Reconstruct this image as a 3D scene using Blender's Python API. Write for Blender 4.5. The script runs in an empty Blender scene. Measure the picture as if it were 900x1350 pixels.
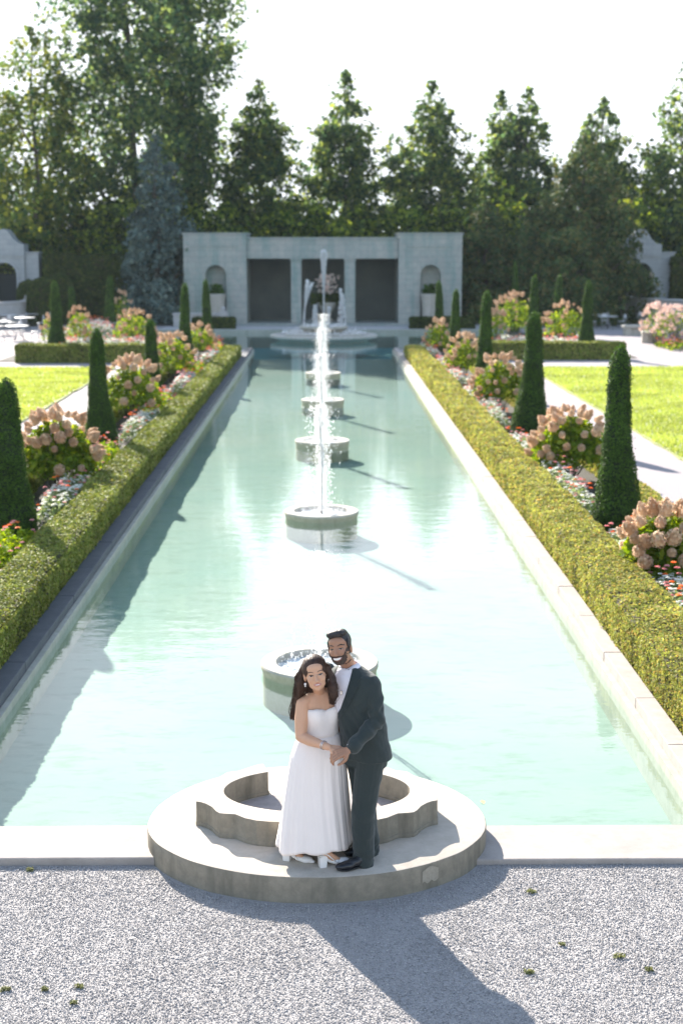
import bpy, bmesh, math, random
import numpy as np
from mathutils import Vector, Matrix, geometry
from mathutils.bvhtree import BVHTree
from math import sin, cos, pi, radians, sqrt

rnd = random.Random(7)
RS = np.random.RandomState(11)
COL = bpy.context.scene.collection
scene = bpy.context.scene

# ------------------------------------------------------------------ camera numbers
FPX, HCAM = 1875.0, 4.62
PITCH = radians(10.544); YAW = radians(0.661)
CF = Vector((sin(YAW)*cos(PITCH), cos(YAW)*cos(PITCH), -sin(PITCH)))
CR = Vector((cos(YAW), -sin(YAW), 0)); CU = CR.cross(CF)
EYE = Vector((0, 0, HCAM))
def ray(x, y): return CF + CR*((x-450)/FPX) - CU*((y-675)/FPX)
def P(x, y, Y):            # world point seen at photo pixel x,y standing at depth Y
    d = ray(x, y); return EYE + d*(Y/d.y)
def G(x, y, z=0.0):        # point on the level z
    d = ray(x, y); return EYE + d*((z-HCAM)/d.z)

# ------------------------------------------------------------------ bookkeeping
def tag(o, label=None, cat=None, group=None, kind=None):
    if label: o['label'] = label
    if cat: o['category'] = cat
    if group: o['group'] = group
    if kind: o['kind'] = kind
    return o
def thing(name, label, cat, loc=(0,0,0), rz=0.0, group=None):
    o = bpy.data.objects.new(name, None); COL.objects.link(o)
    o.location = loc; o.rotation_euler = (0,0,rz); o.empty_display_size = .2
    return tag(o, label, cat, group)
def link(name, me, mat=None, parent=None, loc=None, smooth=False):
    o = bpy.data.objects.new(name, me); COL.objects.link(o)
    if mat is not None:
        if not isinstance(mat, (list, tuple)): mat = [mat]
        if len(me.materials) == 0:
            for m in mat: me.materials.append(m)
    if smooth: me.shade_smooth()
    if parent is not None: o.parent = parent
    if loc is not None: o.location = loc
    return o
def copy_tree(o, parent=None, loc=None, rz=None, scale=None, label=None):
    c = o.copy(); COL.objects.link(c)
    if parent is not None: c.parent = parent
    if loc is not None: c.location = loc
    if rz is not None: c.rotation_euler.z = rz
    if scale is not None: c.scale = scale if hasattr(scale, '__len__') else (scale,)*3
    if label: c['label'] = label
    for ch in list(o.children):
        if ch is not c: copy_tree(ch, c)
    return c
def np_mesh(name, V, F):
    V = np.asarray(V, dtype=np.float32).reshape(-1, 3); F = np.asarray(F, dtype=np.int32)
    me = bpy.data.meshes.new(name); n, k = F.shape
    me.vertices.add(len(V)); me.vertices.foreach_set('co', V.ravel())
    me.loops.add(n*k); me.loops.foreach_set('vertex_index', F.ravel())
    me.polygons.add(n); me.polygons.foreach_set('loop_start', np.arange(0, n*k, k, dtype=np.int32))
    try: me.polygons.foreach_set('loop_total', np.full(n, k, dtype=np.int32))
    except Exception: pass
    me.update(calc_edges=True); me.validate()
    return me
class MB:
    """collects shapes into one mesh"""
    def __init__(s): s.bm = bmesh.new()
    def box(s, c, size, rz=0, bev=0.0, mi=0, M=None):
        r = bmesh.ops.create_cube(s.bm, size=1.0); vs = r['verts']
        bmesh.ops.scale(s.bm, vec=size, verts=vs)
        if bev > 0:
            es = list({e for v in vs for e in v.link_edges})
            rr = bmesh.ops.bevel(s.bm, geom=es, offset=bev, segments=2, affect='EDGES', profile=.5)
            vs = list({v for f in rr['faces'] for v in f.verts} | {v for v in vs if v.is_valid})
        if rz: bmesh.ops.rotate(s.bm, cent=(0,0,0), matrix=Matrix.Rotation(rz, 3, 'Z'), verts=vs)
        if M is not None: bmesh.ops.transform(s.bm, matrix=M, verts=vs)
        bmesh.ops.translate(s.bm, vec=c, verts=vs)
        for f in {f for v in vs for f in v.link_faces}: f.material_index = mi
        return s
    def b2(s, x0, x1, y0, y1, z0, z1, bev=0.0, mi=0):
        return s.box(((x0+x1)/2, (y0+y1)/2, (z0+z1)/2), (x1-x0, y1-y0, z1-z0), 0, bev, mi)
    def lathe(s, prof, c=(0,0,0), n=32, a0=0, a1=2*pi, cap=True, mi=0):
        full = abs(a1-a0-2*pi) < 1e-6; m = n if full else n+1
        rings = []
        for r, z in prof:
            rings.append([s.bm.verts.new((c[0]+r*cos(a0+(a1-a0)*i/n), c[1]+r*sin(a0+(a1-a0)*i/n), c[2]+z)) for i in range(m)])
        for a, b in zip(rings, rings[1:]):
            for i in range(n):
                j = (i+1) % m
                f = s.bm.faces.new((a[i], a[j], b[j], b[i])); f.material_index = mi
        if cap and full:
            for rg, fl in ((rings[0], True), (rings[-1], False)):
                if prof[0 if fl else -1][0] > 1e-4:
                    f = s.bm.faces.new(rg[::-1] if fl else rg); f.material_index = mi
        return s
    def tube(s, pts, rad, n=6, mi=0, cap=True):
        pts = [Vector(p) for p in pts]
        if not hasattr(rad, '__len__'): rad = [rad]*len(pts)
        prev = None; x = None
        for k, p in enumerate(pts):
            d = (pts[min(k+1, len(pts)-1)] - pts[max(k-1, 0)]).normalized()
            if x is None:
                x = d.orthogonal().normalized()
            x = (x - d*x.dot(d)).normalized(); y = d.cross(x)
            ring = [s.bm.verts.new(p + (x*cos(2*pi*i/n) + y*sin(2*pi*i/n))*rad[k]) for i in range(n)]
            if prev:
                for i in range(n):
                    f = s.bm.faces.new((prev[i], prev[(i+1)%n], ring[(i+1)%n], ring[i])); f.material_index = mi; f.smooth = True
            elif cap: s.bm.faces.new(ring[::-1]).material_index = mi
            prev = ring
        if cap: s.bm.faces.new(prev).material_index = mi
        return s
    def prism(s, outline, z0, z1, mi=0):
        """outline: list of (x,y) ; vertical prism (outline may be concave)"""
        a = [s.bm.verts.new((x, y, z0)) for x, y in outline]; b = [s.bm.verts.new((x, y, z1)) for x, y in outline]
        n = len(a); fs = [s.bm.faces.new(a[::-1]), s.bm.faces.new(b)]
        for i in range(n): fs.append(s.bm.faces.new((a[i], a[(i+1)%n], b[(i+1)%n], b[i])))
        for f in fs: f.material_index = mi
        return s
    def wallprism(s, outline, y0, y1, mi=0):
        """outline of (x,z) extruded from y0 to y1"""
        a = [s.bm.verts.new((x, y0, z)) for x, z in outline]; b = [s.bm.verts.new((x, y1, z)) for x, z in outline]
        n = len(a); fs = [s.bm.faces.new(a), s.bm.faces.new(b[::-1])]
        for i in range(n): fs.append(s.bm.faces.new((a[(i+1)%n], a[i], b[i], b[(i+1)%n])))
        for f in fs: f.material_index = mi
        return s
    def ico(s, c, r, sub=2, M=None, mi=0):
        vs = bmesh.ops.create_icosphere(s.bm, subdivisions=sub, radius=1.0)['verts']
        rr = r if hasattr(r, '__len__') else (r, r, r)
        bmesh.ops.scale(s.bm, vec=rr, verts=vs)
        if M is not None: bmesh.ops.transform(s.bm, matrix=M.to_4x4(), verts=vs)
        bmesh.ops.translate(s.bm, vec=c, verts=vs)
        for f in {f for v in vs for f in v.link_faces}: f.material_index = mi; f.smooth = True
        return s
    def mesh(s, name, recalc=True):
        if recalc: bmesh.ops.recalc_face_normals(s.bm, faces=s.bm.faces)
        me = bpy.data.meshes.new(name); s.bm.to_mesh(me); s.bm.free(); return me
    def build(s, name, mat, parent=None, loc=None, smooth=False, offset=None, bev=0.0):
        if offset is not None: bmesh.ops.translate(s.bm, vec=-Vector(offset), verts=s.bm.verts)
        o = link(name, s.mesh(name), mat, parent, loc, smooth)
        if bev:
            m = o.modifiers.new('bevel', 'BEVEL'); m.width = bev; m.segments = 2; m.limit_method = 'ANGLE'
        return o

# ------------------------------------------------------------------ materials
MATS = {}
def base_mat(name):
    m = bpy.data.materials.new(name); m.use_nodes = True; nt = m.node_tree
    b = nt.nodes['Principled BSDF']; MATS[name] = m
    return m, nt, b
def N(nt, t, **kw):
    n = nt.nodes.new(t)
    for k, v in kw.items():
        if k in n.inputs: n.inputs[k].default_value = v
        else: setattr(n, k, v)
    return n
def mix(nt, fac, a, b, bt='MIX'):
    m = nt.nodes.new('ShaderNodeMix'); m.data_type = 'RGBA'; m.blend_type = bt
    for i, v in ((0, fac), (6, a), (7, b)):
        if hasattr(v, 'links') or hasattr(v, 'is_linked'): nt.links.new(v, m.inputs[i])
        else: m.inputs[i].default_value = v if i == 0 else ((*v, 1) if len(v) == 3 else v)
    return m.outputs[2]
def ramp(nt, fac, stops):
    r = nt.nodes.new('ShaderNodeValToRGB'); e = r.color_ramp.elements
    while len(e) < len(stops): e.new(.5)
    for k, (p_, c_) in enumerate(stops):
        e[k].position = p_; e[k].color = (*c_, 1) if hasattr(c_, '__len__') else (c_, c_, c_, 1)
    nt.links.new(fac, r.inputs[0]); return r.outputs[0]
def noise(nt, scale, detail=4, rough=.55, vec=None, dist=0.0, coord='Object'):
    n = nt.nodes.new('ShaderNodeTexNoise'); n.inputs['Scale'].default_value = scale
    n.inputs['Detail'].default_value = detail; n.inputs['Roughness'].default_value = rough; n.inputs['Distortion'].default_value = dist
    if vec is None: vec = nt.nodes.new('ShaderNodeTexCoord').outputs[coord]
    nt.links.new(vec, n.inputs['Vector']); return n.outputs['Fac']
def scaled(nt, s, coord='Object'):
    t = nt.nodes.new('ShaderNodeTexCoord'); m = nt.nodes.new('ShaderNodeMapping'); m.inputs['Scale'].default_value = s
    nt.links.new(t.outputs[coord], m.inputs['Vector']); return m.outputs[0]
def bump(nt, b, h, strength=.5, dist=.01, chain=None):
    n = nt.nodes.new('ShaderNodeBump'); n.inputs['Strength'].default_value = strength; n.inputs['Distance'].default_value = dist
    nt.links.new(h, n.inputs['Height'])
    if chain is not None: nt.links.new(chain, n.inputs['Normal'])
    nt.links.new(n.outputs[0], b.inputs['Normal']); return n.outputs[0]
def plain(name, c, rough=.6, metal=0.0, bs=0, bd=.002, c2=None, cs=8, spec=.5):
    m, nt, b = base_mat(name)
    b.inputs['Base Color'].default_value = (*c, 1); b.inputs['Roughness'].default_value = rough; b.inputs['Metallic'].default_value = metal
    b.inputs['Specular IOR Level'].default_value = spec
    if c2 is not None: nt.links.new(mix(nt, ramp(nt, noise(nt, cs, 5, .6), [(.35, 0.), (.65, 1.)]), c, c2), b.inputs['Base Color'])
    if bs: bump(nt, b, noise(nt, bs, 4), .6, bd)
    return m
def stone(name, c1, c2, stain, cs=1.5, fine=60, bd=.004, streak=0.35, pits=True):
    m, nt, b = base_mat(name)
    a = mix(nt, ramp(nt, noise(nt, cs, 6, .6), [(.3, 0.), (.7, 1.)]), c1, c2)
    a = mix(nt, ramp(nt, noise(nt, cs*6, 5, .65), [(.35, 0.), (.75, .55)]), a, stain)
    st = ramp(nt, noise(nt, 1.0, 5, .6, vec=scaled(nt, (cs*3.5, cs*3.5, cs*.5))), [(.48, 0.), (.72, streak)])
    a = mix(nt, st, a, stain)
    a = mix(nt, ramp(nt, noise(nt, fine, 3, .7), [(.3, .0), (.8, .28)]), a, tuple(x*.55 for x in c1))
    nt.links.new(a, b.inputs['Base Color']); b.inputs['Roughness'].default_value = .85; b.inputs['Specular IOR Level'].default_value = .3
    h = noise(nt, fine, 5, .7)
    ch = bump(nt, b, h, .55, bd)
    if pits:
        v = nt.nodes.new('ShaderNodeTexVoronoi'); v.inputs['Scale'].default_value = fine*.35
        nt.links.new(nt.nodes.new('ShaderNodeTexCoord').outputs['Object'], v.inputs['Vector'])
        bump(nt, b, ramp(nt, v.outputs['Distance'], [(.0, 0.), (.16, 1.)]), .35, bd, ch)
    return m
def leaf(name, cols, trans=.35, rough=.5, big=1.2):
    """cols: list of colours picked at random per leaf"""
    m, nt, b = base_mat(name)
    g = nt.nodes.new('ShaderNodeNewGeometry')
    n = len(cols); c = ramp(nt, g.outputs['Random Per Island'], [((i+.5)/n, cols[i]) for i in range(n)])
    nz = ramp(nt, noise(nt, big, 3), [(.35, .72), (.65, 1.18)])
    c = mix(nt, 1.0, c, nz, 'MULTIPLY')
    nt.links.new(c, b.inputs['Base Color']); b.inputs['Roughness'].default_value = max(rough, .65); b.inputs['Specular IOR Level'].default_value = .08
    t = nt.nodes.new('ShaderNodeBsdfTranslucent')
    hs = nt.nodes.new('ShaderNodeHueSaturation'); hs.inputs['Hue'].default_value = .49; hs.inputs['Saturation'].default_value = 1.1; hs.inputs['Value'].default_value = 1.5
    nt.links.new(c, hs.inputs['Color']); nt.links.new(hs.outputs[0], t.inputs['Color'])
    mx = nt.nodes.new('ShaderNodeMixShader'); mx.inputs[0].default_value = trans
    nt.links.new(b.outputs[0], mx.inputs[1]); nt.links.new(t.outputs[0], mx.inputs[2])
    nt.links.new(mx.outputs[0], nt.nodes['Material Output'].inputs['Surface'])
    return m

# ------------------------------------------------------------------ leaf clouds
def unit(v): return v/np.maximum(np.linalg.norm(v, axis=1, keepdims=True), 1e-9)
def leaves(C_, Nn, size, aspect=1.6, fold=.0, rs=RS, jitter=.6):
    """diamond leaf quads at centres C_ facing roughly Nn"""
    n = len(C_); size = np.broadcast_to(np.asarray(size, float), (n,))[:, None]
    nn = unit(Nn + rs.normal(0, jitter, (n, 3)))
    t = unit(np.cross(nn, rs.normal(0, 1, (n, 3)))); b = np.cross(nn, t)
    V = np.empty((n, 4, 3))
    V[:, 0] = C_ - t*size*.5*aspect; V[:, 1] = C_ + b*size*.5 + nn*size*.12; V[:, 2] = C_ + t*size*.5*aspect; V[:, 3] = C_ - b*size*.5 + nn*size*.12
    F = np.arange(n*4).reshape(n, 4)
    return V.reshape(-1, 3), F
def join_np(parts):
    Vs, Fs, o = [], [], 0
    for V, F in parts:
        Vs.append(V); Fs.append(np.asarray(F)+o); o += len(V)
    return np.vstack(Vs), np.vstack(Fs)
def fbm(p, seed=0):
    """cheap smooth pseudo noise on (n,3) array"""
    r = np.random.RandomState(seed); out = 0; a = 1.0; f = 1.0
    for o in range(4):
        k = r.normal(0, 1, (3, 3))*f; ph = r.uniform(0, 6.28, 3)
        s = np.sin(p@k[0]+ph[0]+1.3*np.sin(p@k[1]+ph[1]))*np.cos(p@k[2]+ph[2])
        out = out + a*s; a *= .55; f *= 2.0
    return out
# ================================================================== MATERIALS
M_gravel, nt, b = base_mat('gravel')
g1 = mix(nt, ramp(nt, noise(nt, 55, 3, .7), [(.3, 0.), (.7, 1.)]), (.30, .29, .285), (.38, .36, .35))
g1 = mix(nt, ramp(nt, noise(nt, .8, 4, .6), [(.35, 0.), (.7, .15)]), g1, (.33, .31, .29))
nt.links.new(g1, b.inputs['Base Color']); b.inputs['Roughness'].default_value = .95; b.inputs['Specular IOR Level'].default_value = .2
v = N(nt, 'ShaderNodeTexVoronoi'); v.inputs['Scale'].default_value = 70
nt.links.new(N(nt, 'ShaderNodeTexCoord').outputs['Object'], v.inputs['Vector'])
bump(nt, b, v.outputs['Distance'], .8, .012)
M_pebble, nt, b = base_mat('pebble')
g = N(nt, 'ShaderNodeNewGeometry')
nt.links.new(ramp(nt, g.outputs['Random Per Island'], [(0., (.21, .205, .205)), (.25, (.32, .305, .30)), (.7, (.40, .38, .37)), (1., (.49, .465, .445))]), b.inputs['Base Color'])
b.inputs['Roughness'].default_value = .8
M_path = plain('path_gravel', (.31, .28, .285), .95, 0, 40, .006, (.25, .225, .23), 25)
M_lawn, nt, b = base_mat('lawn')
lg = mix(nt, noise(nt, 1.1, 5, .6), (.26, .31, .075), (.34, .38, .10))
lg = mix(nt, ramp(nt, noise(nt, 30, 3, .7), [(.3, 0.), (.75, .45)]), lg, (.19, .24, .06))
nt.links.new(lg, b.inputs['Base Color']); b.inputs['Roughness'].default_value = .7; bump(nt, b, noise(nt, 45, 3, .7), 1., .03)
M_soil = plain('soil', (.045, .042, .025), .95, 0, 20, .02, (.03, .025, .02), 6)
M_far = plain('far_ground', (.06, .085, .03), .95, 0, 0, 0, (.04, .06, .02), .3)
M_stone = stone('platform_stone', (.56, .50, .425), (.48, .425, .36), (.33, .29, .235), 1.6, 55, .004, .3)
M_coping = stone('coping_stone', (.43, .385, .355), (.36, .325, .30), (.25, .225, .20), 1.2, 60, .004, .35)
M_slate = stone('dark_bluish_stone', (.11, .12, .135), (.08, .09, .105), (.05, .06, .07), 1.4, 50, .005, .4)  # left kerb only: darker and bluer grey than the coping
M_side = stone('shaded_stained_side_stone', (.33, .29, .225), (.24, .215, .17), (.12, .11, .085), 2.2, 50, .005, .85)  # upright faces darkened and browned to paint in their shade, plus stain streaks
M_bside = stone('algae_side_stone', (.50, .44, .33), (.42, .37, .27), (.30, .28, .18), 2.5, 45, .005, .6)
M_poolside = stone('pool_side_stone', (.42, .41, .36), (.34, .34, .29), (.2, .23, .17), 1.2, 40, .004, .3)
M_basin = stone('basin_stone', (.54, .50, .46), (.45, .42, .37), (.25, .26, .18), 1.6, 45, .005, .5)
M_pav = stone('pavilion_stone', (.46, .44, .40), (.37, .365, .345), (.16, .28, .26), .45, 9, .02, .75, False)
def courses(m, w=.9, h=.34):      # stone courses with darker joints
    nt = m.node_tree; b = nt.nodes['Principled BSDF']; lk = b.inputs['Base Color'].links[0]; src = lk.from_socket
    tc = nt.nodes.new('ShaderNodeTexCoord'); sp = nt.nodes.new('ShaderNodeSeparateXYZ'); cb = nt.nodes.new('ShaderNodeCombineXYZ')
    nt.links.new(tc.outputs['Object'], sp.inputs[0]); nt.links.new(sp.outputs[0], cb.inputs[0]); nt.links.new(sp.outputs[2], cb.inputs[1])
    br = nt.nodes.new('ShaderNodeTexBrick'); br.inputs['Scale'].default_value = 1.0; br.inputs['Brick Width'].default_value = w; br.inputs['Row Height'].default_value = h; br.inputs['Mortar Size'].default_value = .014
    br.inputs['Color1'].default_value = (1, 1, 1, 1); br.inputs['Color2'].default_value = (.92, .93, .93, 1); br.inputs['Mortar'].default_value = (.78, .79, .79, 1)
    nt.links.new(cb.outputs[0], br.inputs['Vector']); nt.links.new(mix(nt, 1.0, src, br.outputs['Color'], 'MULTIPLY'), b.inputs['Base Color'])
courses(M_pav)
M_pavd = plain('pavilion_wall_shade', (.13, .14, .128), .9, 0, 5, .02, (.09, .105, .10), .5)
M_gate_stone = stone('gateway_stone', (.40, .42, .43), (.33, .35, .36), (.25, .29, .30), .4, 9, .02, .3, False)
courses(M_gate_stone, .7, .3)
M_iron = plain('black_iron', (.02, .022, .025), .5, .6)
M_walltop = stone('terrace_wall_stone', (.52, .50, .48), (.44, .43, .42), (.3, .3, .29), .6, 12, .01, .2, False)

# water: clear surface over a painted basin (thin sheet, lets the light through, mirrors at a slant)
M_water, nt, b = base_mat('pool_water')
nt.nodes.remove(b)
tr = N(nt, 'ShaderNodeBsdfTransparent'); tr.inputs[0].default_value = (.90, .98, .955, 1)
gl = N(nt, 'ShaderNodeBsdfGlossy'); gl.inputs['Roughness'].default_value = .03; gl.inputs['Color'].default_value = (1, 1, 1, 1)
h1 = noise(nt, 1.0, 3, .5, vec=scaled(nt, (1.6, 3.2, 1))); h2 = noise(nt, 1.0, 2, .5, vec=scaled(nt, (7, 13, 1)))
bm1 = N(nt, 'ShaderNodeBump'); bm1.inputs['Strength'].default_value = .06; bm1.inputs['Distance'].default_value = .06; nt.links.new(h1, bm1.inputs['Height'])
bm2 = N(nt, 'ShaderNodeBump'); bm2.inputs['Strength'].default_value = .06; bm2.inputs['Distance'].default_value = .02; nt.links.new(h2, bm2.inputs['Height']); nt.links.new(bm1.outputs[0], bm2.inputs['Normal'])
nt.links.new(bm2.outputs[0], gl.inputs['Normal'])
gg = N(nt, 'ShaderNodeNewGeometry'); dp = N(nt, 'ShaderNodeVectorMath', operation='DOT_PRODUCT'); nt.links.new(bm2.outputs[0], dp.inputs[0]); nt.links.new(gg.outputs['Incoming'], dp.inputs[1])
def mth(op, a, b_=None):
    m = nt.nodes.new('ShaderNodeMath'); m.operation = op
    for i, v in enumerate((a, b_)):
        if v is None: continue
        if hasattr(v, 'is_linked'): nt.links.new(v, m.inputs[i])
        else: m.inputs[i].default_value = v
    return m.outputs[0]
schl = mth('ADD', mth('MULTIPLY', mth('POWER', mth('SUBTRACT', 1.0, mth('ABSOLUTE', dp.outputs['Value'])), 5.0), .98), .02)   # mirror strength of water by angle
mx = N(nt, 'ShaderNodeMixShader'); nt.links.new(schl, mx.inputs[0]); nt.links.new(tr.outputs[0], mx.inputs[1]); nt.links.new(gl.outputs[0], mx.inputs[2])
nt.links.new(mx.outputs[0], nt.nodes['Material Output'].inputs['Surface'])
M_poolfloor, nt, b = base_mat('pool_floor')
pc = mix(nt, ramp(nt, noise(nt, .35, 5, .6), [(.35, 0.), (.7, 1.)]), (.195, .29, .25), (.255, .31, .268))
pc = mix(nt, ramp(nt, noise(nt, 1.0, 6, .7, vec=scaled(nt, (2.2, 5.5, 1))), [(.52, 0.), (.66, .6)]), pc, (.13, .20, .155))
nt.links.new(pc, b.inputs['Base Color']); b.inputs['Roughness'].default_value = .9
M_foam = plain('water_drops', (.97, .98, .98), .25)
nt = M_foam.node_tree; b = nt.nodes['Principled BSDF']
t_ = N(nt, 'ShaderNodeBsdfTranslucent'); t_.inputs[0].default_value = (1, 1, 1, 1)
m_ = N(nt, 'ShaderNodeMixShader'); m_.inputs[0].default_value = .8
nt.links.new(b.outputs[0], m_.inputs[1]); nt.links.new(t_.outputs[0], m_.inputs[2]); nt.links.new(m_.outputs[0], nt.nodes['Material Output'].inputs[0])
M_churn = plain('churned_water', (.62, .68, .70), .12, 0, 14, .06, (.35, .4, .42), 10)

# ================================================================== GROUND AND POOL
PX0, PX1 = -3.28, 3.115          # pool inner sides
PY0, PY1 = 10.78, 80.5           # near and far end
WX, WY = 9.4, 66.2               # the wide cross basin
WATER = -.14; FLOOR = -.50
def sheet(name, polys, z, mat, **kw):
    bm = bmesh.new()
    for pl in polys:
        bm.faces.new([bm.verts.new((x, y, z)) for x, y in pl])
    bmesh.ops.recalc_face_normals(bm, faces=bm.faces)
    for f in bm.faces:
        if f.normal.z < 0: f.normal_flip()
    me = bpy.data.meshes.new(name); bm.to_mesh(me); bm.free()
    return tag(link(name, me, mat), kind='structure', **kw)
def rect(x0, x1, y0, y1): return [(x0, y0), (x1, y0), (x1, y1), (x0, y1)]
SX0, SX1 = PX0-.30, PX1+.27      # outer sides of the coping
# gravel ground, with the pool left open
sheet('ground', [rect(-60, 60, -30, 10.16), rect(-60, SX0, 10.16, 66), rect(SX1, 60, 10.16, 66), rect(-60, -WX-.35, 66, 81), rect(WX+.35, 60, 66, 81), rect(-60, 60, 81, 130)], 0, M_gravel)
sheet('far_ground', [rect(-900, 900, -900, 1500)], -1.2, M_far)
sheet('gravel_path_left', [rect(-20, -5.9, 10.2, 65.9)], .004, M_path)
sheet('gravel_path_right', [rect(5.9, 24, 10.2, 65.9)], .004, M_path)
sheet('gravel_terrace_left', [rect(-24, -9.8, 66.0, 80.9)], .004, M_path)
sheet('gravel_terrace_right', [rect(9.8, 24, 66.0, 80.9)], .004, M_path)
def lawnpoly(x0, x1, y0, y1, n=60, amp=.04):
    r = random.Random(int(abs(x0)*10)); pts = []
    for k in range(n): pts.append((x0+(x1-x0)*k/n, y0+r.uniform(-amp, amp)))
    for k in range(n): pts.append((x1+r.uniform(-amp, amp), y0+(y1-y0)*k/n))
    for k in range(n): pts.append((x1+(x0-x1)*k/n, y1+r.uniform(-amp, amp)))
    for k in range(n): pts.append((x0+r.uniform(-amp, amp), y1+(y0-y1)*k/n))
    return pts
for nm_, x0, x1 in (('lawn_left', -19, -8.1), ('lawn_right', 7.85, 22)):
    mb = MB(); mb.prism(lawnpoly(x0, x1, 18, 55.3), -.02, .045); lo = tag(mb.build(nm_, M_lawn), kind='structure')
# grass blades as leaves near the visible part of the lawns
M_grass = leaf('grass_blades', [(.25, .32, .07), (.31, .37, .085), (.36, .39, .10), (.21, .28, .06)], .45, .5, .6)
def grass(name, x0, x1, y0, y1, n, seed):
    r = np.random.RandomState(seed)
    C_ = np.c_[r.uniform(x0, x1, n), y0+(y1-y0)*r.uniform(0, 1, n)**1.2, np.full(n, .065)]
    h = r.uniform(.03, .07, n); a = r.uniform(0, pi, n); w = .02
    dx = np.c_[np.cos(a)*w, np.sin(a)*w, np.zeros(n)]
    lean = r.normal(0, .02, (n, 3)); lean[:, 2] = h
    V = np.stack([C_-dx-[0, 0, .03], C_+dx-[0, 0, .03], C_+lean], 1).reshape(-1, 3)
    return tag(link(name, np_mesh(name, V, np.arange(n*3).reshape(n, 3)), M_grass), kind='stuff', label='short bright green mown grass growing on the '+('left' if x1 < 0 else 'right')+' lawn', cat='grass')
grass('grass', -16, -8.12, 24, 55.2, 90000, 1); grass('grass', 7.87, 18, 24, 55.2, 90000, 2)
sheet('flower_bed_left', [rect(-5.85, -3.95, 10.3, 65.6), rect(-13.4, -6.2, 58.6, 65.7), rect(-13.4, -9.9, 65.7, 78)], .03, M_soil)
sheet('flower_bed_right', [rect(3.75, 5.75, 10.3, 65.6), rect(6.2, 13.2, 60.2, 65.7), rect(9.9, 13.2, 65.7, 78)], .03, M_soil)

# pool basin: floor and side walls
mb = MB()
mb.b2(PX0, PX1, PY0, WY, FLOOR-.1, FLOOR)
tag(mb.build('pool_floor', M_poolfloor), kind='structure')
mb = MB(); mb.b2(-WX, WX, WY+.001, PY1, -1.1, -.95); mb.b2(PX0, PX1, WY+.0015, WY+.1, -.95, FLOOR)
tag(mb.build('deep_pool_floor', plain('teal_pool_floor', (.07, .30, .33), .8, 0, 0, 0, (.10, .34, .35), .5)), kind='structure')  # wide basin floor: deeper, and a darker teal than the near pool floor
mb = MB()
sheet('pool_water', [rect(PX0, PX1, PY0, WY), rect(-WX, WX, WY, PY1)], WATER, M_water)
# coping: upper slab, small lower ledge, then the wall under water
mb = MB()
def slabs(mb, x0, x1, y0, y1, z0, z1, along, L, g=.012, bev=.008, seed=0):
    r = random.Random(seed)
    a, b_ = (y0, y1) if along == 'y' else (x0, x1); t = a
    while t < b_-.05:
        e = min(b_, t+L*r.uniform(.85, 1.15)); 
        if b_-e < L*.3: e = b_
        dz = r.uniform(-.003, .003); dx = r.uniform(-.004, .004)
        if along == 'y': mb.b2(x0+dx, x1+dx, t+g, e, z0, z1+dz, bev)
        else: mb.b2(t+g, e, y0+dx, y1+dx, z0, z1+dz, bev)
        t = e
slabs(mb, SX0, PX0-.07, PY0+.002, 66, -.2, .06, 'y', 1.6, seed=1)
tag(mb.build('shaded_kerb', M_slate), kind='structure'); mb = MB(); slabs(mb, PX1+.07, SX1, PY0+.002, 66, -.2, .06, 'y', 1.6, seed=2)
tag(mb.build('pool_kerb', M_coping), kind='structure')
mb = MB(); mb.b2(PX0-.07, PX0, PY0, WY-.02, -.6, -.05); mb.b2(PX1, PX1+.07, PY0, WY-.02, -.6, -.05)
mb.b2(-WX-.3, -WX, WY-.3, PY1+.3, -1.1, .05); mb.b2(WX, WX+.3, WY-.3, PY1+.3, -1.1, .05)
mb.b2(-WX+.003, PX0-.07, WY-.3, WY, -1.1, .045); mb.b2(PX1+.07, WX-.003, WY-.3, WY, -1.1, .045)
mb.b2(-WX+.003, WX-.003, PY1, PY1+.4, -1.1, .06)
tag(mb.build('pool_wall', M_poolside), kind='structure')
mb = MB(); slabs(mb, -9, -1.22, 10.16, PY0, -.3, .06, 'x', 1.9, seed=5, bev=.012); slabs(mb, 1.08, 9, 10.13, PY0, -.3, .045, 'x', 2.1, seed=6, bev=.012)
tag(mb.build('front_kerb', M_coping), kind='structure')

# loose stones of the near gravel
def pebbles(name, n, seed, x0, x1, y0, y1, smin, smax):
    r = np.random.RandomState(seed)
    c = np.c_[r.uniform(x0, x1, n), r.uniform(y0, y1, n), np.zeros(n)]
    dx = (c[:, 0]+.07)/1.35; dy = (c[:, 1]-10.53)/1.06
    c = c[(dx*dx+dy*dy > 1.01)]; n = len(c)
    s = smin + (smax-smin)*r.uniform(0, 1, n)**2.5
    c[:, 2] = s*.35 + .0015*np.abs(fbm(c*3.0, 5))
    base = np.array([[1, 0, 0], [0, 1, 0], [-1, 0, 0], [0, -1, 0], [0, 0, .8], [0, 0, -.8]])
    V = base[None]*s[:, None, None]*r.uniform(.6, 1.3, (n, 6, 1)) + r.normal(0, .15, (n, 6, 3))*s[:, None, None]
    q = unit(r.normal(0, 1, (n, 3))); a = unit(np.cross(q, r.normal(0, 1, (n, 3)))); b2_ = np.cross(q, a)
    R_ = np.stack([q, a, b2_], 1); V = np.einsum('nij,njk->nik', V, R_) + c[:, None]
    f = np.array([[0,1,4],[1,2,4],[2,3,4],[3,0,4],[1,0,5],[2,1,5],[3,2,5],[0,3,5]])
    F = (f[None] + (np.arange(n)*6)[:, None, None]).reshape(-1, 3)
    return tag(link(name, np_mesh(name, V.reshape(-1, 3), F), M_pebble), 'loose grey crushed gravel in front of the round stone platform', 'gravel', kind='stuff')
pebbles('gravel', 120000, 3, -2.9, 2.9, 7.3, 10.14, .0035, .0082)

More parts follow.
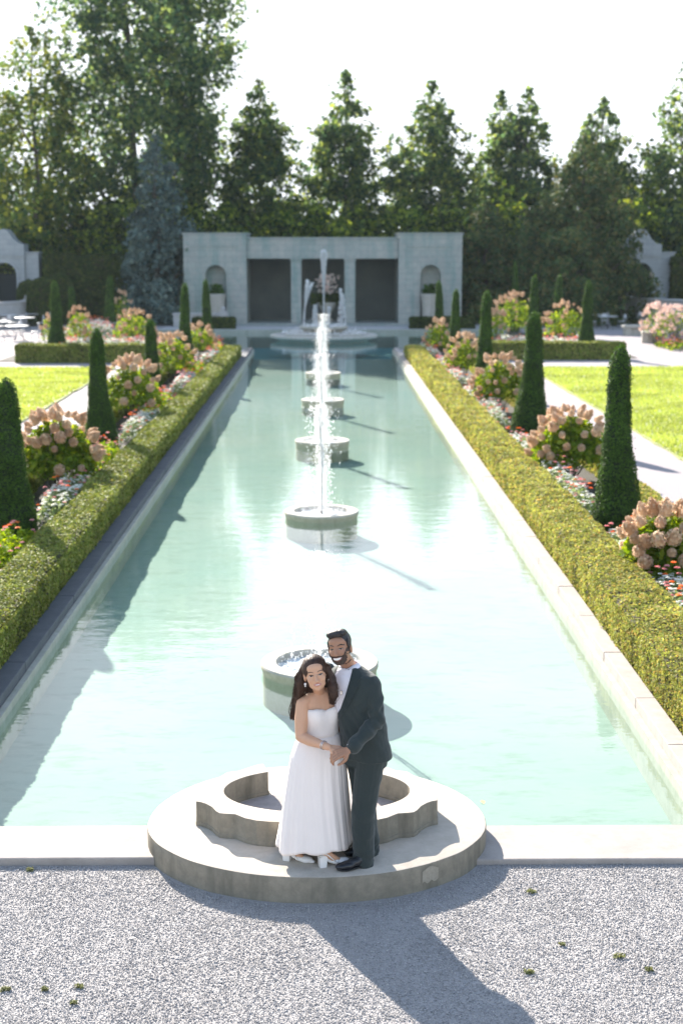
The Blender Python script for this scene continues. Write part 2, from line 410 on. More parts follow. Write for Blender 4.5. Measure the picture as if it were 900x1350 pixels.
# a few weeds in the gravel
M_weed = leaf('weed_leaves', [(.20, .22, .09), (.27, .27, .12), (.16, .18, .08)], .3)
for i, (wx, wy, s, lb) in enumerate([(697, 1283, .05, 'small green weed in the gravel right of the long shadow'), (815, 1262, .06, 'larger yellowish weed tuft far right in the gravel'), (855, 1280, .035, 'tiny weed nearest the right border of the gravel'),
        (700, 1177, .05, 'dry yellow weed just below the right kerb'), (105, 1302, .045, 'dark green weed in the gravel at lower left'), (8, 1306, .04, 'weed at the left border of the gravel'), (98, 1324, .03, 'lowest tiny weed in the left gravel'),
        (60, 1306, .03, 'thin weed between two darker weeds in the left gravel'), (740, 1247, .03, 'thin weed up and left of the larger yellowish tuft'), (830, 1132, .03, 'green sprig against the right kerb'), (40, 1148, .04, 'weed growing against the left kerb')]):
    s *= .62; g_ = G(wx, wy); r = np.random.RandomState(100+i); n = 60
    n = 90; c = np.c_[np.clip(r.normal(0, s*.6, n), -s, s), np.clip(r.normal(0, s*.4, n), -s*.7, s*.7), r.uniform(.004, .022, n)]
    V, F = leaves(c, np.tile([0, 0, 1.], (n, 1)), r.uniform(.006, .014, n), 2.0, rs=r)
    tag(link('weed', np_mesh('weed', V, F), M_weed, loc=g_), lb, 'weed', 'weeds in the gravel')
# the orange leaf lying on the pool floor
M_dead = plain('dead_leaf', (.62, .33, .13), .7)
for i, (x, y, lb) in enumerate([(636, 1058, 'orange fallen leaf in the water right of the platform')]):
    n = 1; V, F = leaves(np.zeros((1, 3)), np.array([[0, 0, 1.]]), np.array([.045]), 1.9, rs=np.random.RandomState(3), jitter=.05)
    tag(link('fallen_leaf', np_mesh('fallen_leaf', V, F), M_dead, loc=G(x, y, WATER)+Vector((0, 0, .006))), lb, 'leaf')

# ================================================================== ROUND PLATFORM WITH RING WALL
PC = Vector((-.07, 10.53, 0))
t = thing('stone_platform', 'low round stone platform with an open lobed ring wall, under the couple', 'platform', PC)
def pl_out(n=160, k=1.0):
    return [(1.32*k*cos(a), (1.22*k if sin(a) > 0 else 1.03*k)*sin(a)) for a in [2*pi*i/n for i in range(n)]]
def wobble_bm(bm, amp, sc, seed):
    V = np.array([v.co[:] for v in bm.verts]); d = fbm(V*sc, seed)
    for v, k in zip(bm.verts, d): v.co.x += amp*k*(v.co.x)/(abs(v.co.x)+abs(v.co.y)+.01); v.co.y += amp*k*(v.co.y)/(abs(v.co.x)+abs(v.co.y)+.01)
mb = MB()
o1 = pl_out(k=1.0); rings = []
for k_, z in ((1.004, -.55), (1.0, .0), (1.0, .1), (1.0, .19), (.997, .197), (.99, .2)):
    rings.append([mb.bm.verts.new((x*k_, y*k_, z)) for x, y in o1])
for a, b_ in zip(rings, rings[1:]):
    for i in range(160): mb.bm.faces.new((a[i], a[(i+1) % 160], b_[(i+1) % 160], b_[i]))
mb.bm.faces.new(rings[-1]); mb.bm.faces.new(rings[0][::-1])
wobble_bm(mb.bm, .004, 6, 3)
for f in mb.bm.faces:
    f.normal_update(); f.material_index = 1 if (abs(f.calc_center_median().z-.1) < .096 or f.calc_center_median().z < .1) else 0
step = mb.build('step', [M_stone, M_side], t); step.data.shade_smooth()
m_ = step.modifiers.new('w', 'WEIGHTED_NORMAL') if False else None
step.data.set_sharp_from_angle(angle=radians(35))
# ring wall outline (half, x>0), mirrored : lobed outside, oval hole, gap at the back
CXR = 0.0
front = [(.0, -.505), (.285, -.50), (.36, -.495), (.45, -.475), (.535, -.43), (.60, -.365), (.615, -.352), (.70, -.34), (.735, -.33), (.765, -.29), (.80, -.21), (.85, -.145), (.895, -.11), (.935, -.095)]
side = [(.94, -.02), (.94, .10), (.935, .235)]
backp = [(.895, .25), (.85, .30), (.81, .375), (.80, .40), (.745, .51), (.725, .53), (.64, .56), (.56, .64), (.50, .695), (.45, .72)]
def hole(a): return (.735*cos(a), .135+.455*sin(a) if sin(a) < 0 else .135+.47*sin(a))
gap_x = .40
ag = math.acos(gap_x/.735)
inner = [hole(ag - (ag+pi/2)*k/36) for k in range(37)]     # from the gap round to the front middle
half = front + side + backp + inner                           # closed ring of the right half, ends at (0,-.32)
mb = MB()
full_out = [(-x, y) for x, y in reversed(front[1:]+side+backp)] + front + side + backp
full_in = inner + [(-x, y) for x, y in reversed(inner[:-1])]
outline = full_out + full_in
mb.prism(outline, .201, .40)
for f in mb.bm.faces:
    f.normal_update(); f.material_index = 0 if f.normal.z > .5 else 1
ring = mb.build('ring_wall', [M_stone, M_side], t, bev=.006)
mb = MB()   # moulded foot of the ring wall
foot = [(x*1.006, y*1.006-.001) for x, y in full_out]
fin = [(x*.985, y) for x, y in full_in]
mb.prism(foot + fin, .2015, .235)
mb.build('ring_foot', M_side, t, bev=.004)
# worn floor of the inside
mb = MB(); mb.prism([(.70*cos(2*pi*i/48), .14+.44*sin(2*pi*i/48)) for i in range(48)], .2012, .206)
M_basefloor = stone('worn_floor', (.40, .35, .33), (.30, .27, .26), (.2, .18, .17), 3, 50, .006, .2)
mb.build('basin_floor', M_basefloor, t)
# thin conduit stain patch on the front of the step
M_patch = stone('pale_repair', (.40, .36, .29), (.33, .30, .24), (.25, .22, .18), 5, 60, .003, .1)
pts = []
mb = MB()
a0, a1 = -pi/2+.62, -pi/2+.74
for i in range(8):
    a = a0+(a1-a0)*i/7; pts.append((1.3235*cos(a), 1.0335*sin(a), 0.06+.012*sin(i*2.)))
lo_ = [mb.bm.verts.new(p_) for p_ in pts]; hi_ = [mb.bm.verts.new((p_[0], p_[1], .185-.01*abs(i-3.5))) for i, p_ in enumerate(pts)]
for i in range(7): mb.bm.faces.new((lo_[i], lo_[i+1], hi_[i+1], hi_[i]))
mb.build('repair_patch', M_patch, t)

# ================================================================== WATER BASINS WITH JETS
def drops(C_, S, seed=0, stretch=1.6):
    """small water drops : stretched octahedra"""
    r = np.random.RandomState(seed); n = len(C_)
    base = np.array([[1, 0, 0], [0, 1, 0], [-1, 0, 0], [0, -1, 0], [0, 0, stretch], [0, 0, -stretch]])
    V = base[None]*np.asarray(S)[:, None, None]*r.uniform(.7, 1.2, (n, 6, 1)) + np.asarray(C_)[:, None]
    f = np.array([[0,1,4],[1,2,4],[2,3,4],[3,0,4],[1,0,5],[2,1,5],[3,2,5],[0,3,5]])
    return V.reshape(-1, 3), (f[None] + (np.arange(n)*6)[:, None, None]).reshape(-1, 3)
def jet_mesh(h, r0, n, seed, spread=.10, sz=.011):
    r = np.random.RandomState(seed)
    u = r.uniform(0, 1, n); up = r.uniform(0, 1, n) < .55
    z = np.where(up, h*u, h*(1-u**1.6))
    w = np.where(up, r0*(.35+.9*(z/h)**2), r0*1.2+spread*(1-z/h)**.8)
    a = r.uniform(0, 2*pi, n); rr = w*np.sqrt(r.uniform(0, 1, n))
    top = z > h*.8; rr = np.where(top, rr*1.15, rr)
    halo = r.uniform(0, 1, n) < .62; sg = .05+.11*(z/h)**.7*(1-.3*(z/h)); rr = np.where(halo, np.abs(r.normal(0, 1, n))*sg, rr)
    bx = .05*np.sin(z/h*2.2+seed)*(z/h)
    C_ = np.c_[rr*np.cos(a)+bx, rr*np.sin(a), z]
    return drops(C_, sz*r.uniform(.4, 1.3, n), seed, 2.2)
def basin(i, Y, R, h, ndrop, label, churn=True):
    t = thing('water_basin', label, 'fountain basin', (-.07, Y, WATER), group='round stone basins in a row along the pool')
    top = .12
    mb = MB(); mb.lathe([(R*.965, -.36), (R*.965, -.02), (R*.975, .03), (R*.99, .05), (R, .07), (R, top-.02), (R-.012, top), (R*.745, top), (R*.73, top-.015), (R*.725, .0), (R*.725, -.36)], n=72, cap=False)
    for f in mb.bm.faces:
        c_ = f.calc_center_median(); f.material_index = 1 if (c_.z < top-.03 and math.hypot(c_.x, c_.y) > R*.9) else 0
    o = mb.build('rim', [M_basin, M_bside], t); o.data.shade_smooth(); o.data.set_sharp_from_angle(angle=radians(40))
    # water surface inside, churned
    n = 40; bm = bmesh.new(); bmesh.ops.create_circle(bm, cap_ends=True, cap_tris=True, segments=64, radius=R*.73)
    bmesh.ops.subdivide_edges(bm, edges=bm.edges, cuts=3, use_grid_fill=True)
    bmesh.ops.subdivide_edges(bm, edges=bm.edges, cuts=1, use_grid_fill=True)
    V = np.array([v.co[:] for v in bm.verts]); d = fbm(V*22, 30+i)*.010*(1.2-np.linalg.norm(V, axis=1)/R*.6)
    for v, k in zip(bm.verts, d): v.co.z = top-.075+k
    me = bpy.data.meshes.new('basin_water'); bm.to_mesh(me); bm.free(); me.shade_smooth()
    link('churned_water', me, M_churn, t)
    mb = MB(); mb.tube([(0, 0, -.3), (0, 0, top-.05)], .018, 10); mb.tube([(0, 0, top-.05), (0, 0, top+.01)], .026, 10); mb.build('nozzle', M_iron, t)
    V, F = jet_mesh(h, .03 if Y < 20 else .05, ndrop, 50+i, R*.25, .0030 if Y < 20 else .0062)
    r = np.random.RandomState(i); m = ndrop//2; a = r.uniform(0, 2*pi, m); q = R*.72*np.sqrt(r.uniform(0, 1, m))
    V2, F2 = drops(np.c_[q*np.cos(a), q*np.sin(a), .0+r.exponential(.05, m)], .0055*r.uniform(.4, 1.5, m), i, 1.)
    parts_ = [(V+[0, 0, top-.02], F), (V2+[0, 0, top-.10], F2)]
    for q_ in range(6):      # unbroken strands of the stream
        m = 26; hh = h*r.uniform(.55, 1.0); ph_ = r.uniform(0, 6.28); zz = np.linspace(0, hh, m); rad_ = np.linspace(.005, .012, m)*(1 if Y > 20 else .5)*r.uniform(.7, 1.3, m)
        cx_ = .05*np.sin(zz/h*2.2+50+i)*(zz/h)+np.cumsum(r.normal(0, .004, m))+.010*cos(ph_); cy_ = np.cumsum(r.normal(0, .004, m))+.010*sin(ph_)
        ang = np.array([0, pi/2, pi, 3*pi/2]); V3 = np.stack([cx_[:, None]+rad_[:, None]*np.cos(ang), cy_[:, None]+rad_[:, None]*np.sin(ang), np.repeat(zz[:, None], 4, 1)+top-.02], -1).reshape(-1, 3)
        k_ = np.arange(m*4).reshape(m, 4); F3 = np.stack([k_[:-1], np.roll(k_, -1, 1)[:-1], np.roll(k_, -1, 1)[1:], k_[1:]], -1).reshape(-1, 4)
        parts_.append((V3, np.vstack([F3[:, [0, 1, 2]], F3[:, [0, 2, 3]]])))
    # a thin string of drops thrown off to one side
    n = 60+10*i; u = np.linspace(0, 1, n); x = (-.9 if i % 2 else .55)*u*.5; z = h*.9-4*(u-.15)**2*h*.55
    C_ = np.c_[x+r.normal(0, .02, n), -u*.3+r.normal(0, .02, n), np.maximum(z, 0)+r.normal(0, .02, n)]
    V, F = drops(C_, .012*r.uniform(.4, 1.3, n), i, 1.8); parts_.append((V, F)); V, F = join_np(parts_); link('jet', np_mesh('jet', V, F), M_foam, t)
basin(1, 15.65, .67, 1.3, 2500, 'nearest round stone basin, right behind the couple')
basin(2, 25.1, .665, 1.9, 4500, 'second round stone basin, behind the one nearest the couple')
basin(3, 34.6, .67, 2.1, 5500, 'middle one of the five round stone basins')
basin(4, 44.1, .67, 2.2, 6000, 'fourth round stone basin, next but one to the tiered fountain')
basin(5, 53.7, .67, 2.2, 6000, 'fifth and farthest round stone basin, nearest the tiered fountain')

# big tiered fountain
t = thing('tiered_fountain', 'wide two tiered stone fountain with tall white jets in front of the pavilion', 'fountain', (-.06, 74, WATER))
mb = MB(); mb.lathe([(2.2, -.36), (2.25, .02), (2.5, .10), (2.72, .17), (2.78, .25), (2.74, .33), (2.6, .36), (2.3, .36), (2.2, .28), (1.0, .28)], n=72, cap=False)
o = mb.build('lower_bowl', M_basin, t); o.data.shade_smooth(); o.data.set_sharp_from_angle(angle=radians(45))
mb = MB(); mb.lathe([(.9, .2), (.95, .45), (1.05, .55), (1.2, .62), (1.27, .70), (1.24, .77), (1.1, .78), (1.02, .72), (.01, .72)], n=60, cap=False)
mb.b2(-1.9, 1.9, -1.9, 1.9, .28, .44, .04)
o = mb.build('upper_bowl', M_basin, t); o.data.shade_smooth(); o.data.set_sharp_from_angle(angle=radians(45))
r = np.random.RandomState(9); n = 1500
a = r.uniform(0, 2*pi, n); q = 2.2*np.sqrt(r.uniform(0, 1, n)); zz = np.where(q < 1.15, .76, .40)+r.exponential(.05, n)
V, F = drops(np.c_[q*np.cos(a), q*np.sin(a), zz], .03*r.uniform(.4, 1.3, n), 3, 1.0); link('foam', np_mesh('foam', V, F), M_foam, t)
def streak(h, top_w, n, seed, lean=(0, 0), x0=0, y0=0, z0=.76, arc=False):
    r = np.random.RandomState(seed)
    u = r.uniform(0, 1, n)
    z = h*u; s = .028+top_w*np.clip((u-.45)/.55, 0, 1)**1.0*(1-.35*np.clip((u-.93)/.07, 0, 1))
    a = r.uniform(0, 2*pi, n); q = s*np.sqrt(r.uniform(0, 1, n))
    if arc:
        s_ = u*1.0; z = h*(1-(2*s_-1)**2)*1.0; x = lean[0]*s_; y = lean[1]*s_; q = .05*np.sqrt(r.uniform(0, 1, n))*(1+s_)
        return drops(np.c_[x0+x+q*np.cos(a), y0+y+q*np.sin(a), z0+z], .028*r.uniform(.5, 1.2, n), seed, 1.5)
    return drops(np.c_[x0+lean[0]*u**2+q*np.cos(a), y0+lean[1]*u**2+q*np.sin(a), z0+z], .028*r.uniform(.5, 1.2, n), seed, 1.9)
V, F = streak(3.85, .17, 2600, 1); link('centre_jet', np_mesh('centre_jet', V, F), M_foam, t)
for k, (x0, y0, lx, h) in enumerate([(-1.0, -.2, .30, 2.35), (-1.05, .4, .75, 2.2), (.95, -.3, -.15, 1.9), (1.1, .5, -.5, 1.6), (.25, -.9, .05, 1.0), (-.35, -.8, -.25, 1.1)]):
    V, F = streak(h, .08, 500, 20+k, (lx*.6, 0), x0, y0, arc=(k in (3, 5))); link('side_jet', np_mesh('side_jet', V, F), M_foam, t)
V, F = streak(.75, .10, 500, 44, (0, -.3), .2, -2.2, .3); link('side_jet', np_mesh('side_jet', V, F), M_foam, t)
# ================================================================== HEDGES AND TOPIARY
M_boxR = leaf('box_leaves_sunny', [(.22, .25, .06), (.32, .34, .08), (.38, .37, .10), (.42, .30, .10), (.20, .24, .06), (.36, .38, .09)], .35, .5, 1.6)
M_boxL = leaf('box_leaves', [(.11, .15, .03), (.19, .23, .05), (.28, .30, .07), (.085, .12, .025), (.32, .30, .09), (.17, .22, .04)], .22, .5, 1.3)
M_boxD = leaf('dark_hedge_leaves', [(.035, .055, .016), (.05, .08, .02), (.10, .12, .025), (.03, .045, .014)], .25, .5, 1.0)
M_core = plain('hedge_twigs', (.035, .04, .014), .95, 0, 30, .02, (.06, .045, .02), 12)
M_yew = leaf('yew_leaves', [(.040, .075, .018), (.06, .115, .022), (.085, .155, .028), (.03, .06, .015), (.065, .13, .024)], .28, .5, 3.0)
M_yewcore = plain('yew_core', (.018, .03, .012), .95)

def box_core(sx, sy, sz, step, amp, seed, sc=2.0, rag=0.0):
    """displaced box surface (origin at the middle of its foot)"""
    parts = []
    def face(o, u, v, nu, nv):
        o, u, v = map(np.array, (o, u, v)); I, J = np.meshgrid(np.linspace(0, 1, nu+1), np.linspace(0, 1, nv+1), indexing='ij')
        V = o + I[..., None]*u + J[..., None]*v
        k = np.arange((nu+1)*(nv+1)).reshape(nu+1, nv+1)
        F = np.stack([k[:-1, :-1], k[1:, :-1], k[1:, 1:], k[:-1, 1:]], -1).reshape(-1, 4)
        parts.append((V.reshape(-1, 3), F))
    n = lambda l: max(2, int(l/step)); x, y = sx/2, sy/2
    face((-x, -y, sz), (sx, 0, 0), (0, sy, 0), n(sx), n(sy))
    face((-x, -y, 0), (sx, 0, 0), (0, 0, sz), n(sx), n(sz)); face((x, y, 0), (-sx, 0, 0), (0, 0, sz), n(sx), n(sz))
    face((-x, y, 0), (0, -sy, 0), (0, 0, sz), n(sy), n(sz)); face((x, -y, 0), (0, sy, 0), (0, 0, sz), n(sy), n(sz))
    V, F = join_np(parts)
    return V, F
def hedge_disp(V, sx, sy, sz, amp, seed, lump):
    d = fbm(V*lump, seed)*amp; big = fbm(V*np.array([.9, .55, .0])+3, seed+1)*amp*1.2
    c = V/np.array([sx/2, sy/2, sz]); out = V.copy()
    out[:, 0] += np.sign(c[:, 0])*np.clip(np.abs(c[:, 0]), 0, 1)**6*(d+big*.7); out[:, 1] += np.sign(c[:, 1])*np.clip(np.abs(c[:, 1]), 0, 1)**12*d
    out[:, 2] += np.clip(c[:, 2], 0, 1)*(d*.8+big)
    # soften the upper edges
    e = np.clip((np.abs(V[:, 0])-sx/2+.09)/.09, 0, 1)*np.clip(c[:, 2], 0, 1)**8
    out[:, 2] -= e**2*.05
    return out
def hedge(name, label, x0, x1, y0, y1, z0, h, matl, dens, s0, seed, dref=12., core=None, group=None, amp=.02, cat='hedge', lump=3.0, steps=None):
    sx, sy = x1-x0, y1-y0; c = Vector(((x0+x1)/2, (y0+y1)/2, z0))
    t = thing(name, label, cat, c, group=group)
    V, F = box_core(sx-.05, sy-.05, h-.03, max(.07, min(sx, h)/5), amp, seed)
    zs = lambda V: steps(V[:, 1]+c.y)*np.clip(V[:, 2]/h, 0, 1) if steps else 0
    V2 = hedge_disp(V, sx, sy, h, amp, seed, lump); V2[:, 2] += zs(V)
    link('twigs', np_mesh('twigs', V2, F), core or M_core, t)
    r = np.random.RandomState(seed)
    # sample leaves on the faces, denser near the camera
    yy = np.linspace(-sy/2, sy/2, 400); D = np.maximum(yy+c.y, 6); dd = dens*(dref/np.maximum(D, dref))**1.55
    per = sx + 2*h; tot = np.trapezoid(dd*per, yy) if hasattr(np, 'trapezoid') else np.trapz(dd*per, yy)
    n = int(tot); cdf = np.cumsum(dd); cdf = cdf/cdf[-1]; y = np.interp(r.uniform(0, 1, n), cdf, yy)
    q = r.uniform(0, per, n); top = q < sx
    left = (~top) & (q < sx+h)
    x = np.where(top, q-sx/2, np.where(left, -sx/2, sx/2)); z = np.where(top, h, np.where(left, q-sx, q-sx-h))
    Nn = np.zeros((n, 3)); Nn[top, 2] = 1; Nn[left, 0] = -1; Nn[(~top) & (~left), 0] = 1
    C_ = np.c_[x, y, z]
    ends = int(sx*h*dens*(dref/max(c.y-sy/2, dref))**1.55)
    E_ = np.c_[r.uniform(-sx/2, sx/2, ends), np.full(ends, -sy/2), r.uniform(0, h, ends)]
    C_ = np.vstack([C_, E_]); Nn = np.vstack([Nn, np.tile([0, -1., 0], (ends, 1))])
    cc = hedge_disp(C_, sx, sy, h, amp, seed, lump)
    if steps: cc[:, 2] += zs(C_)
    cc += Nn*(r.normal(0, .012, (len(cc), 1))+np.maximum(0, fbm(C_*9, seed+5)[:, None])*.012)
    Dn = np.maximum(C_[:, 1]+c.y, dref); s = s0*(Dn/dref)**.78*r.uniform(.7, 1.35, len(cc))
    L = leaves(cc, Nn, s, 1.5, rs=r, jitter=.55)
    link('foliage', np_mesh('foliage', *L), matl, t)
    return t
def stepsR(Y): return .04*np.floor((62-Y)/6.5) * 0 + .05*np.sin(Y*.9)*.3 + .03*(np.floor(Y/3.3) % 2)
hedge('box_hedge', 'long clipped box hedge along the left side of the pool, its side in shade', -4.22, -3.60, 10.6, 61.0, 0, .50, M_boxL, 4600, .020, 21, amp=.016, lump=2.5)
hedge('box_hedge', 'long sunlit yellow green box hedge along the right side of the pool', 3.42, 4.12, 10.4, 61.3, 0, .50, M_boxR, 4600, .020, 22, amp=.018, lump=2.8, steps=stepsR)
hedge('cross_hedge', 'low dark clipped hedge edging the flower bed beyond the left lawn', -12.5, -6.6, 57.9, 58.9, 0, .72, M_boxL, 900, .06, 23, dref=50, amp=.02)
hedge('cross_hedge', 'low dark clipped hedge edging the flower bed beyond the right lawn', 6.6, 12.5, 59.3, 60.3, 0, .72, M_boxL, 900, .06, 24, dref=50, amp=.02)
hedge('outer_hedge', 'narrow low hedge between the right flower bed and the right path', 5.50, 5.86, 14, 57, 0, .36, M_boxR, 1500, .04, 25, dref=24, amp=.02)
hedge('outer_hedge', 'narrow low hedge between the left flower bed and the left path', -5.92, -5.56, 14, 57, 0, .34, M_boxL, 1500, .04, 35, dref=24, amp=.02)
hedge('low_hedge', 'low dark hedge at the foot of the left half of the pavilion', -7.6, -5.2, 82.3, 83.2, 0, .62, M_boxD, 500, .09, 26, dref=80)
hedge('low_hedge', 'low dark hedge at the foot of the right half of the pavilion', 4.9, 8.6, 82.3, 83.2, 0, .62, M_boxD, 500, .09, 27, dref=80)
hedge('tall_hedge', 'tall dark clipped hedge wall between the left gateway and the pavilion', -17.4, -8.9, 90, 91.6, 0, 4.15, M_boxD, 190, .15, 28, dref=80, amp=.08, lump=1.0)
hedge('tall_hedge', 'tall dark clipped hedge wall between the pavilion and the right gateway', 8.8, 18.6, 90, 91.6, 0, 3.7, M_boxD, 190, .15, 29, dref=80, amp=.08, lump=1.0)
hedge('tall_hedge', 'tall dark hedge right of the right gateway at the border of the picture', 21.6, 30, 89.5, 91.2, 0, 4.0, M_boxD, 150, .16, 30, dref=80, amp=.08, lump=1.0)
hedge('tall_hedge', 'tall dark hedge left of the left gateway', -30, -21.2, 89.5, 91.2, 0, 4.0, M_boxD, 150, .16, 33, dref=80, amp=.08, lump=1.0)

def cone_mesh(n, s, seed, H=3.0):
    tt = np.array([0, .04, .12, .25, .4, .6, .8, .92, .975, 1.0]); rr = np.array([.30, .36, .35, .29, .225, .185, .155, .125, .075, .01])
    r = np.random.RandomState(seed)
    u = np.linspace(0, 1, 34); a = np.linspace(0, 2*pi, 25)[:-1]; U, A = np.meshgrid(u, a, indexing='ij')
    R_ = np.interp(U, tt, rr)*.93
    V = np.stack([R_*np.cos(A), R_*np.sin(A), U*H*.985], -1); V[..., 0] += .02*np.sin(U*5+seed)
    k = np.arange(34*24).reshape(34, 24); F = np.stack([k[:-1], np.roll(k, -1, 1)[:-1], np.roll(k, -1, 1)[1:], k[1:]], -1).reshape(-1, 4)
    V = V.reshape(-1, 3)
    core = np_mesh('cone_core', V, F)
    w = np.interp(u, tt, rr); cdf = np.cumsum(w+.02); cdf /= cdf[-1]
    uu = np.interp(r.uniform(0, 1, n), cdf, u); aa = r.uniform(0, 2*pi, n)
    q = np.interp(uu, tt, rr); C_ = np.c_[q*np.cos(aa), q*np.sin(aa), uu*H]
    bum = fbm(C_*np.array([5, 5, 3.0]), seed)*.014+r.normal(0, .010, n)
    Nn = np.c_[np.cos(aa), np.sin(aa), np.full(n, .35)]; C_ += Nn*bum[:, None]; C_[:, 0] += .02*np.sin(uu*5+seed)
    sp = r.uniform(0, 1, n) < .035; C_[sp] += Nn[sp]*r.uniform(.01, .05, (sp.sum(), 1))
    return core, np_mesh('cone_leaves', *leaves(C_, Nn, s*r.uniform(.7, 1.3, n), 1.8, rs=r, jitter=.5))
CM = {'a': cone_mesh(16000, .022, 1), 'b': cone_mesh(9000, .032, 2), 'c': cone_mesh(3500, .055, 3)}
def cone(px, Y, top, kind, label, wid=1.0):
    X = P(px, 500, Y).x; H = P(px, top, Y).z
    t = thing('topiary_cone', label, 'topiary', (X, Y, 0), rnd.uniform(0, 6), 'slender cone shaped yews')
    t.scale = (wid*1.0, wid*1.0, H/3.0)
    link('inner_branches', CM[kind][0], M_yewcore, t, smooth=True); link('foliage', CM[kind][1], M_yew, t)
    mb = MB(); mb.tube([(0, 0, -.05), (0, 0, .3)], .05, 6); mb.build('trunk', M_core, t)
cone(8, 22.2, 497, 'a', 'cut off cone shaped yew at the left border, nearest of the left row', 1.1)
cone(130, 32.3, 432, 'a', 'dark cone shaped yew second from the camera in the left row', 1.05)
cone(200, 43.5, 420, 'b', 'cone shaped yew third from the camera in the left row')
cone(246, 54.5, 373, 'b', 'cone shaped yew left of the last one in the left row', .95)
cone(273.5, 64.0, 368, 'b', 'last cone shaped yew of the left row, just before the left urn', .95)
cone(77, 61.0, 370, 'b', 'cone shaped yew behind the dark cross hedge beyond the left lawn', 1.15)
cone(148, 73.5, 363, 'c', 'cone shaped yew standing alone before the blue grey conifer', 1.05)
cone(99, 76.0, 377, 'c', 'small far cone shaped yew just right of the one behind the left cross hedge')
cone(817, 22.3, 453, 'a', 'nearest and largest cone shaped yew of the right row', 1.12)
cone(701, 34.5, 410, 'a', 'cone shaped yew second from the camera in the right row', 1.25)
cone(639, 45.3, 383, 'b', 'cone shaped yew third from the camera in the right row')
cone(599, 56.0, 381, 'b', 'short narrow cone shaped yew fourth from the camera in the right row', .9)
cone(577, 64.3, 370, 'b', 'last cone shaped yew of the right row, before the right urn', .9)
cone(771, 61.5, 370, 'b', 'cone shaped yew behind the dark cross hedge beyond the right lawn', 1.1)
cone(733, 76.0, 362, 'c', 'cone shaped yew left of the one behind the right cross hedge')
cone(701, 70.0, 363, 'c', 'cone shaped yew between the hydrangeas beyond the right lawn')
cone(676, 79.0, 345, 'c', 'small far cone shaped yew against the dark evergreen', .8)

# ================================================================== HYDRANGEAS AND FLOWERS
M_hleaf = leaf('hydrangea_leaves', [(.12, .20, .02), (.20, .29, .03), (.08, .14, .02), (.32, .37, .04), (.16, .24, .025)], .5, .45, 4)
M_petal = leaf('hydrangea_petals', [(.62, .49, .35), (.68, .56, .41), (.56, .41, .28), (.74, .64, .49), (.60, .44, .34), (.52, .36, .24)], .40, .6, 5)
M_petalw = leaf('pale_petals', [(.80, .66, .60), (.85, .74, .68), (.74, .54, .50), (.86, .80, .74)], .35, .6, 5)
M_stem = plain('stems', (.08, .07, .03), .8)
M_wleaf = leaf('silver_leaves', [(.19, .26, .10), (.26, .33, .13), (.13, .2, .06), (.36, .42, .24)], .35, .5, 6)
M_white = leaf('white_petals', [(.80, .80, .74), (.72, .74, .66), (.85, .83, .78)], .35, .5, 6)
M_pink = leaf('pink_petals', [(.68, .25, .22), (.78, .45, .42), (.66, .32, .32)], .35, .5, 6)
M_orange = leaf('orange_petals', [(.80, .25, .05), (.82, .34, .08), (.75, .20, .06)], .35, .5, 6)
for m_ in (M_petal, M_petalw):      # some heads paler, some browner
    nt = m_.node_tree; b_ = nt.nodes['Principled BSDF']; src = b_.inputs['Base Color'].links[0].from_socket; oi = nt.nodes.new('ShaderNodeObjectInfo')
    tint = ramp(nt, oi.outputs['Random'], [(0., (.72, .60, .52)), (.3, (1.0, .96, .88)), (.7, (1.12, 1.12, 1.08)), (1., (.90, .76, .72))])
    out = mix(nt, 1.0, src, tint, 'MULTIPLY'); nt.links.new(out, b_.inputs['Base Color'])
def head_mesh(seed, n=170):
    r = np.random.RandomState(seed); a = r.uniform(0, 2*pi, n); u = r.uniform(0, 1, n)
    rad = .088*np.sqrt(np.clip(1-(u*1.05)**1.7, .02, 1))*(.85+.3*np.sin(pi*np.clip(u*1.2, 0, 1))); z = u*.19-.05
    C_ = np.c_[rad*np.cos(a), rad*np.sin(a), z]; Nn = np.c_[np.cos(a), np.sin(a), u*1.6-.4]
    C_ += unit(Nn)*r.normal(0, .006, (n, 1))
    mbv = join_np([leaves(C_, Nn, .034*r.uniform(.7, 1.2, n), 1.1, rs=r, jitter=.35)])
    uu, aa = np.meshgrid(np.linspace(0, 1, 6), np.linspace(0, 2*pi, 9)[:-1], indexing='ij')
    R_ = .07*np.sqrt(np.clip(1-(uu*1.0)**1.7, 0, 1)); V = np.stack([R_*np.cos(aa), R_*np.sin(aa), uu*.17-.05], -1).reshape(-1, 3)
    k = np.arange(48).reshape(6, 8); F = np.stack([k[:-1], np.roll(k, -1, 1)[:-1], np.roll(k, -1, 1)[1:], k[1:]], -1).reshape(-1, 4)
    return np_mesh('flower_head', *join_np([mbv, (V, F)]))
HM = [head_mesh(s) for s in (1, 2, 3, 4)]; HW = [m.copy() for m in HM]
for m in HM: m.materials.append(M_petal)
for m in HW: m.materials.append(M_petalw)
